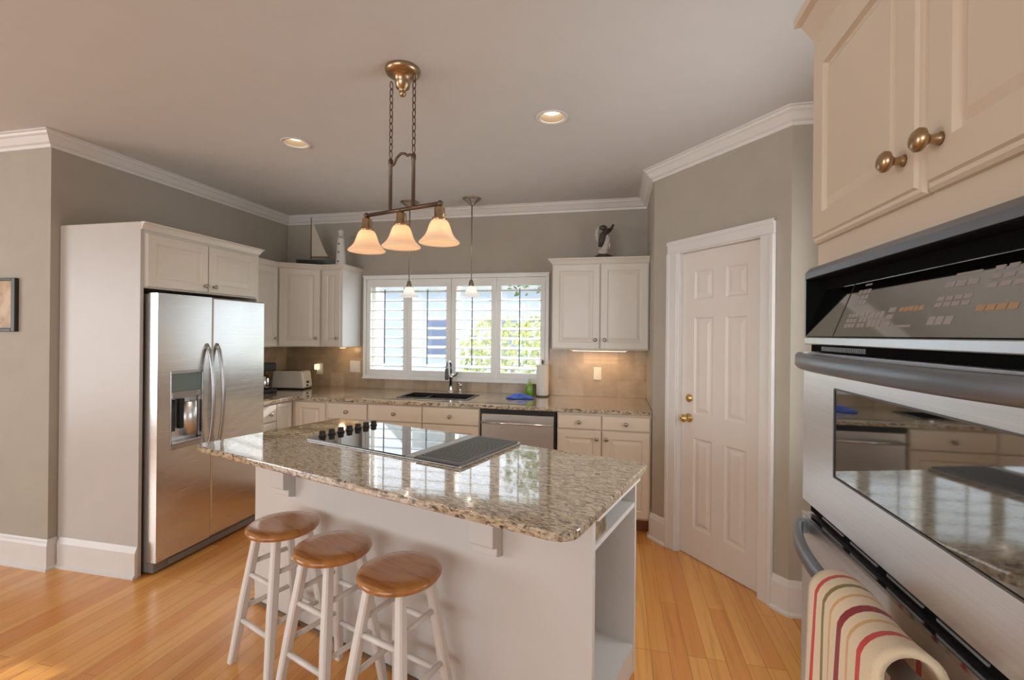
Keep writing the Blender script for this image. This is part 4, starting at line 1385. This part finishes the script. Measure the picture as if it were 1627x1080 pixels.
# figurine: a rearing mottled group on an oval base
t = thing('figurine', 'small dark and pale sculpted figurine on top of the right wall cabinet', 'figurine', (-0.118, 4.07, 2.123), R(0))
MB().lathe([(0.0, 0), (0.078, 0.0), (0.080, 0.012), (0.072, 0.026), (0.05, 0.036), (0, 0.037)], 0, 0, 0, 24, cap=False).build('base', 'resin_dark', t)
m = MB()
m.tube([(-0.01, 0, 0.034), (0.0, 0.0, 0.07), (0.022, 0, 0.13), (0.03, 0, 0.175), (0.012, 0, 0.215)], [0.048, 0.040, 0.030, 0.028, 0.018], 14)
m.tube([(0.02, 0, 0.16), (0.05, -0.01, 0.12), (0.045, -0.012, 0.08)], [0.014, 0.012, 0.009], 8)
m.build('body', 'resin_pale', t)
m = MB()
m.tube([(-0.025, -0.012, 0.10), (-0.018, -0.022, 0.15), (-0.006, -0.018, 0.20), (0.02, -0.015, 0.235), (0.05, -0.01, 0.25)], [0.020, 0.026, 0.028, 0.022, 0.012], 12)
m.tube([(0.03, 0, 0.225), (0.062, 0.0, 0.255), (0.080, 0.0, 0.29)], [0.016, 0.014, 0.008], 8)
m.sphere((-0.005, -0.012, 0.262), 0.026, 12, 8, (1.25, 1, 0.9))
m.build('rider', 'resin_dark', t)
m = MB()
m.tube([(-0.035, 0.012, 0.11), (-0.052, 0.015, 0.17), (-0.058, 0.01, 0.235), (-0.040, 0.0, 0.29)], [0.010, 0.020, 0.022, 0.006], 10)
m.build('wing', 'resin_pale', t)

# framed picture on the left
t = thing('picture_frame', 'dark framed beige picture on the wall at the far left', 'picture', (-3.668, YL-0.001, 1.463))
PW, PH = 0.44, 0.336
m = MB()
m.box(-0.034, 0, -0.022, -0.0005, 0, PH).box(-PW, -PW+0.034, -0.022, -0.0005, 0, PH).box(-PW+0.034, -0.034, -0.022, -0.0005, 0, 0.022).box(-PW+0.034, -0.034, -0.022, -0.0005, PH-0.016, PH)
m.build('frame', 'frame_dark', t, bevel=0.003)
MB().box(-PW+0.0345, -0.0345, -0.010, -0.004, 0.0225, PH-0.0165).build('print', 'art_print', t)

# ------------------------------------------------------------------ outside the window
o = MB().box(-30, 30, YB+0.16, 60, -0.35, -0.25).build('lawn', 'lawn_green')
struct(o)
def bush(name, label, cat, x, y, z, r, n, mat, sc, seed, trunk=None, group=None):
    rnd = random.Random(seed)
    t = thing(name, label, cat, (x, y, -0.25), 0, group)
    m = MB()
    for k in range(n):
        a, e = rnd.uniform(0, 2*PI), rnd.uniform(-0.6, 1.2)
        rr = r*rnd.uniform(0.55, 1.0)
        c = Vector((rr*math.cos(a)*math.cos(e)*sc[0], rr*math.sin(a)*math.cos(e)*sc[1], z+rr*math.sin(e)*sc[2]))
        s_ = rnd.uniform(0.05, 0.10)*(r**0.5)
        nrm = Vector((rnd.uniform(-1, 1), rnd.uniform(-1, 1), rnd.uniform(-0.2, 1))).normalized()
        u = nrm.orthogonal().normalized(); v = nrm.cross(u)
        vs = [m.bm.verts.new(c+u*s_), m.bm.verts.new(c+v*s_*0.5), m.bm.verts.new(c-u*s_), m.bm.verts.new(c-v*s_*0.5)]
        m.bm.faces.new(vs)
    m.build('foliage', mat, t)
    MB().tube([(0, 0, 0), (0.02, 0, max(0.3, z-0.1))], [0.05*r+0.02, 0.03*r+0.01], 8).build('trunk', 'trunk_brown', t)
t = thing('neighbour_house', 'pale blue house seen across the lawn through the sink window', 'house', (-3.2, 15.5, -0.25))
MB().box(-5.0, 4.5, 0, 5, 0, 3.2).build('wall', 'siding', t)
MB().prism([(-5.4, 3.2), (4.9, 3.2), (3.4, 4.6), (-3.9, 4.6)], -0.4, 5.4, 'Y').build('roof', 'concrete', t)
for x in (-3.4, -0.9, 2.0):
    f = MB().box(x, x+0.9, -0.06, -0.001, 0.9, 2.3).build('window', 'shutter_white', t)
    MB().box(x+0.08, x+0.82, -0.075, -0.061, 0.98, 2.22).build('pane', 'car_blue', f)
bush('garden_shrub', 'yellow-green leafy shrub outside the middle of the sink window', 'shrub', -1.7, 7.6, 1.25, 0.85, 900, 'leaf_green', (1.1, 1, 1.0), 1, group='plants outside the window')
bush('garden_shrub', 'green leafy shrub outside the right shutter panel', 'shrub', 0.6, 8.6, 1.1, 0.9, 900, 'leaf_green', (1.1, 1, 0.9), 2, group='plants outside the window')
bush('garden_tree', 'tall pale tree seen through the top of the shutters', 'tree', -1.0, 11.5, 3.6, 1.7, 1400, 'leaf_dark', (1.1, 1, 1), 4, group='plants outside the window')
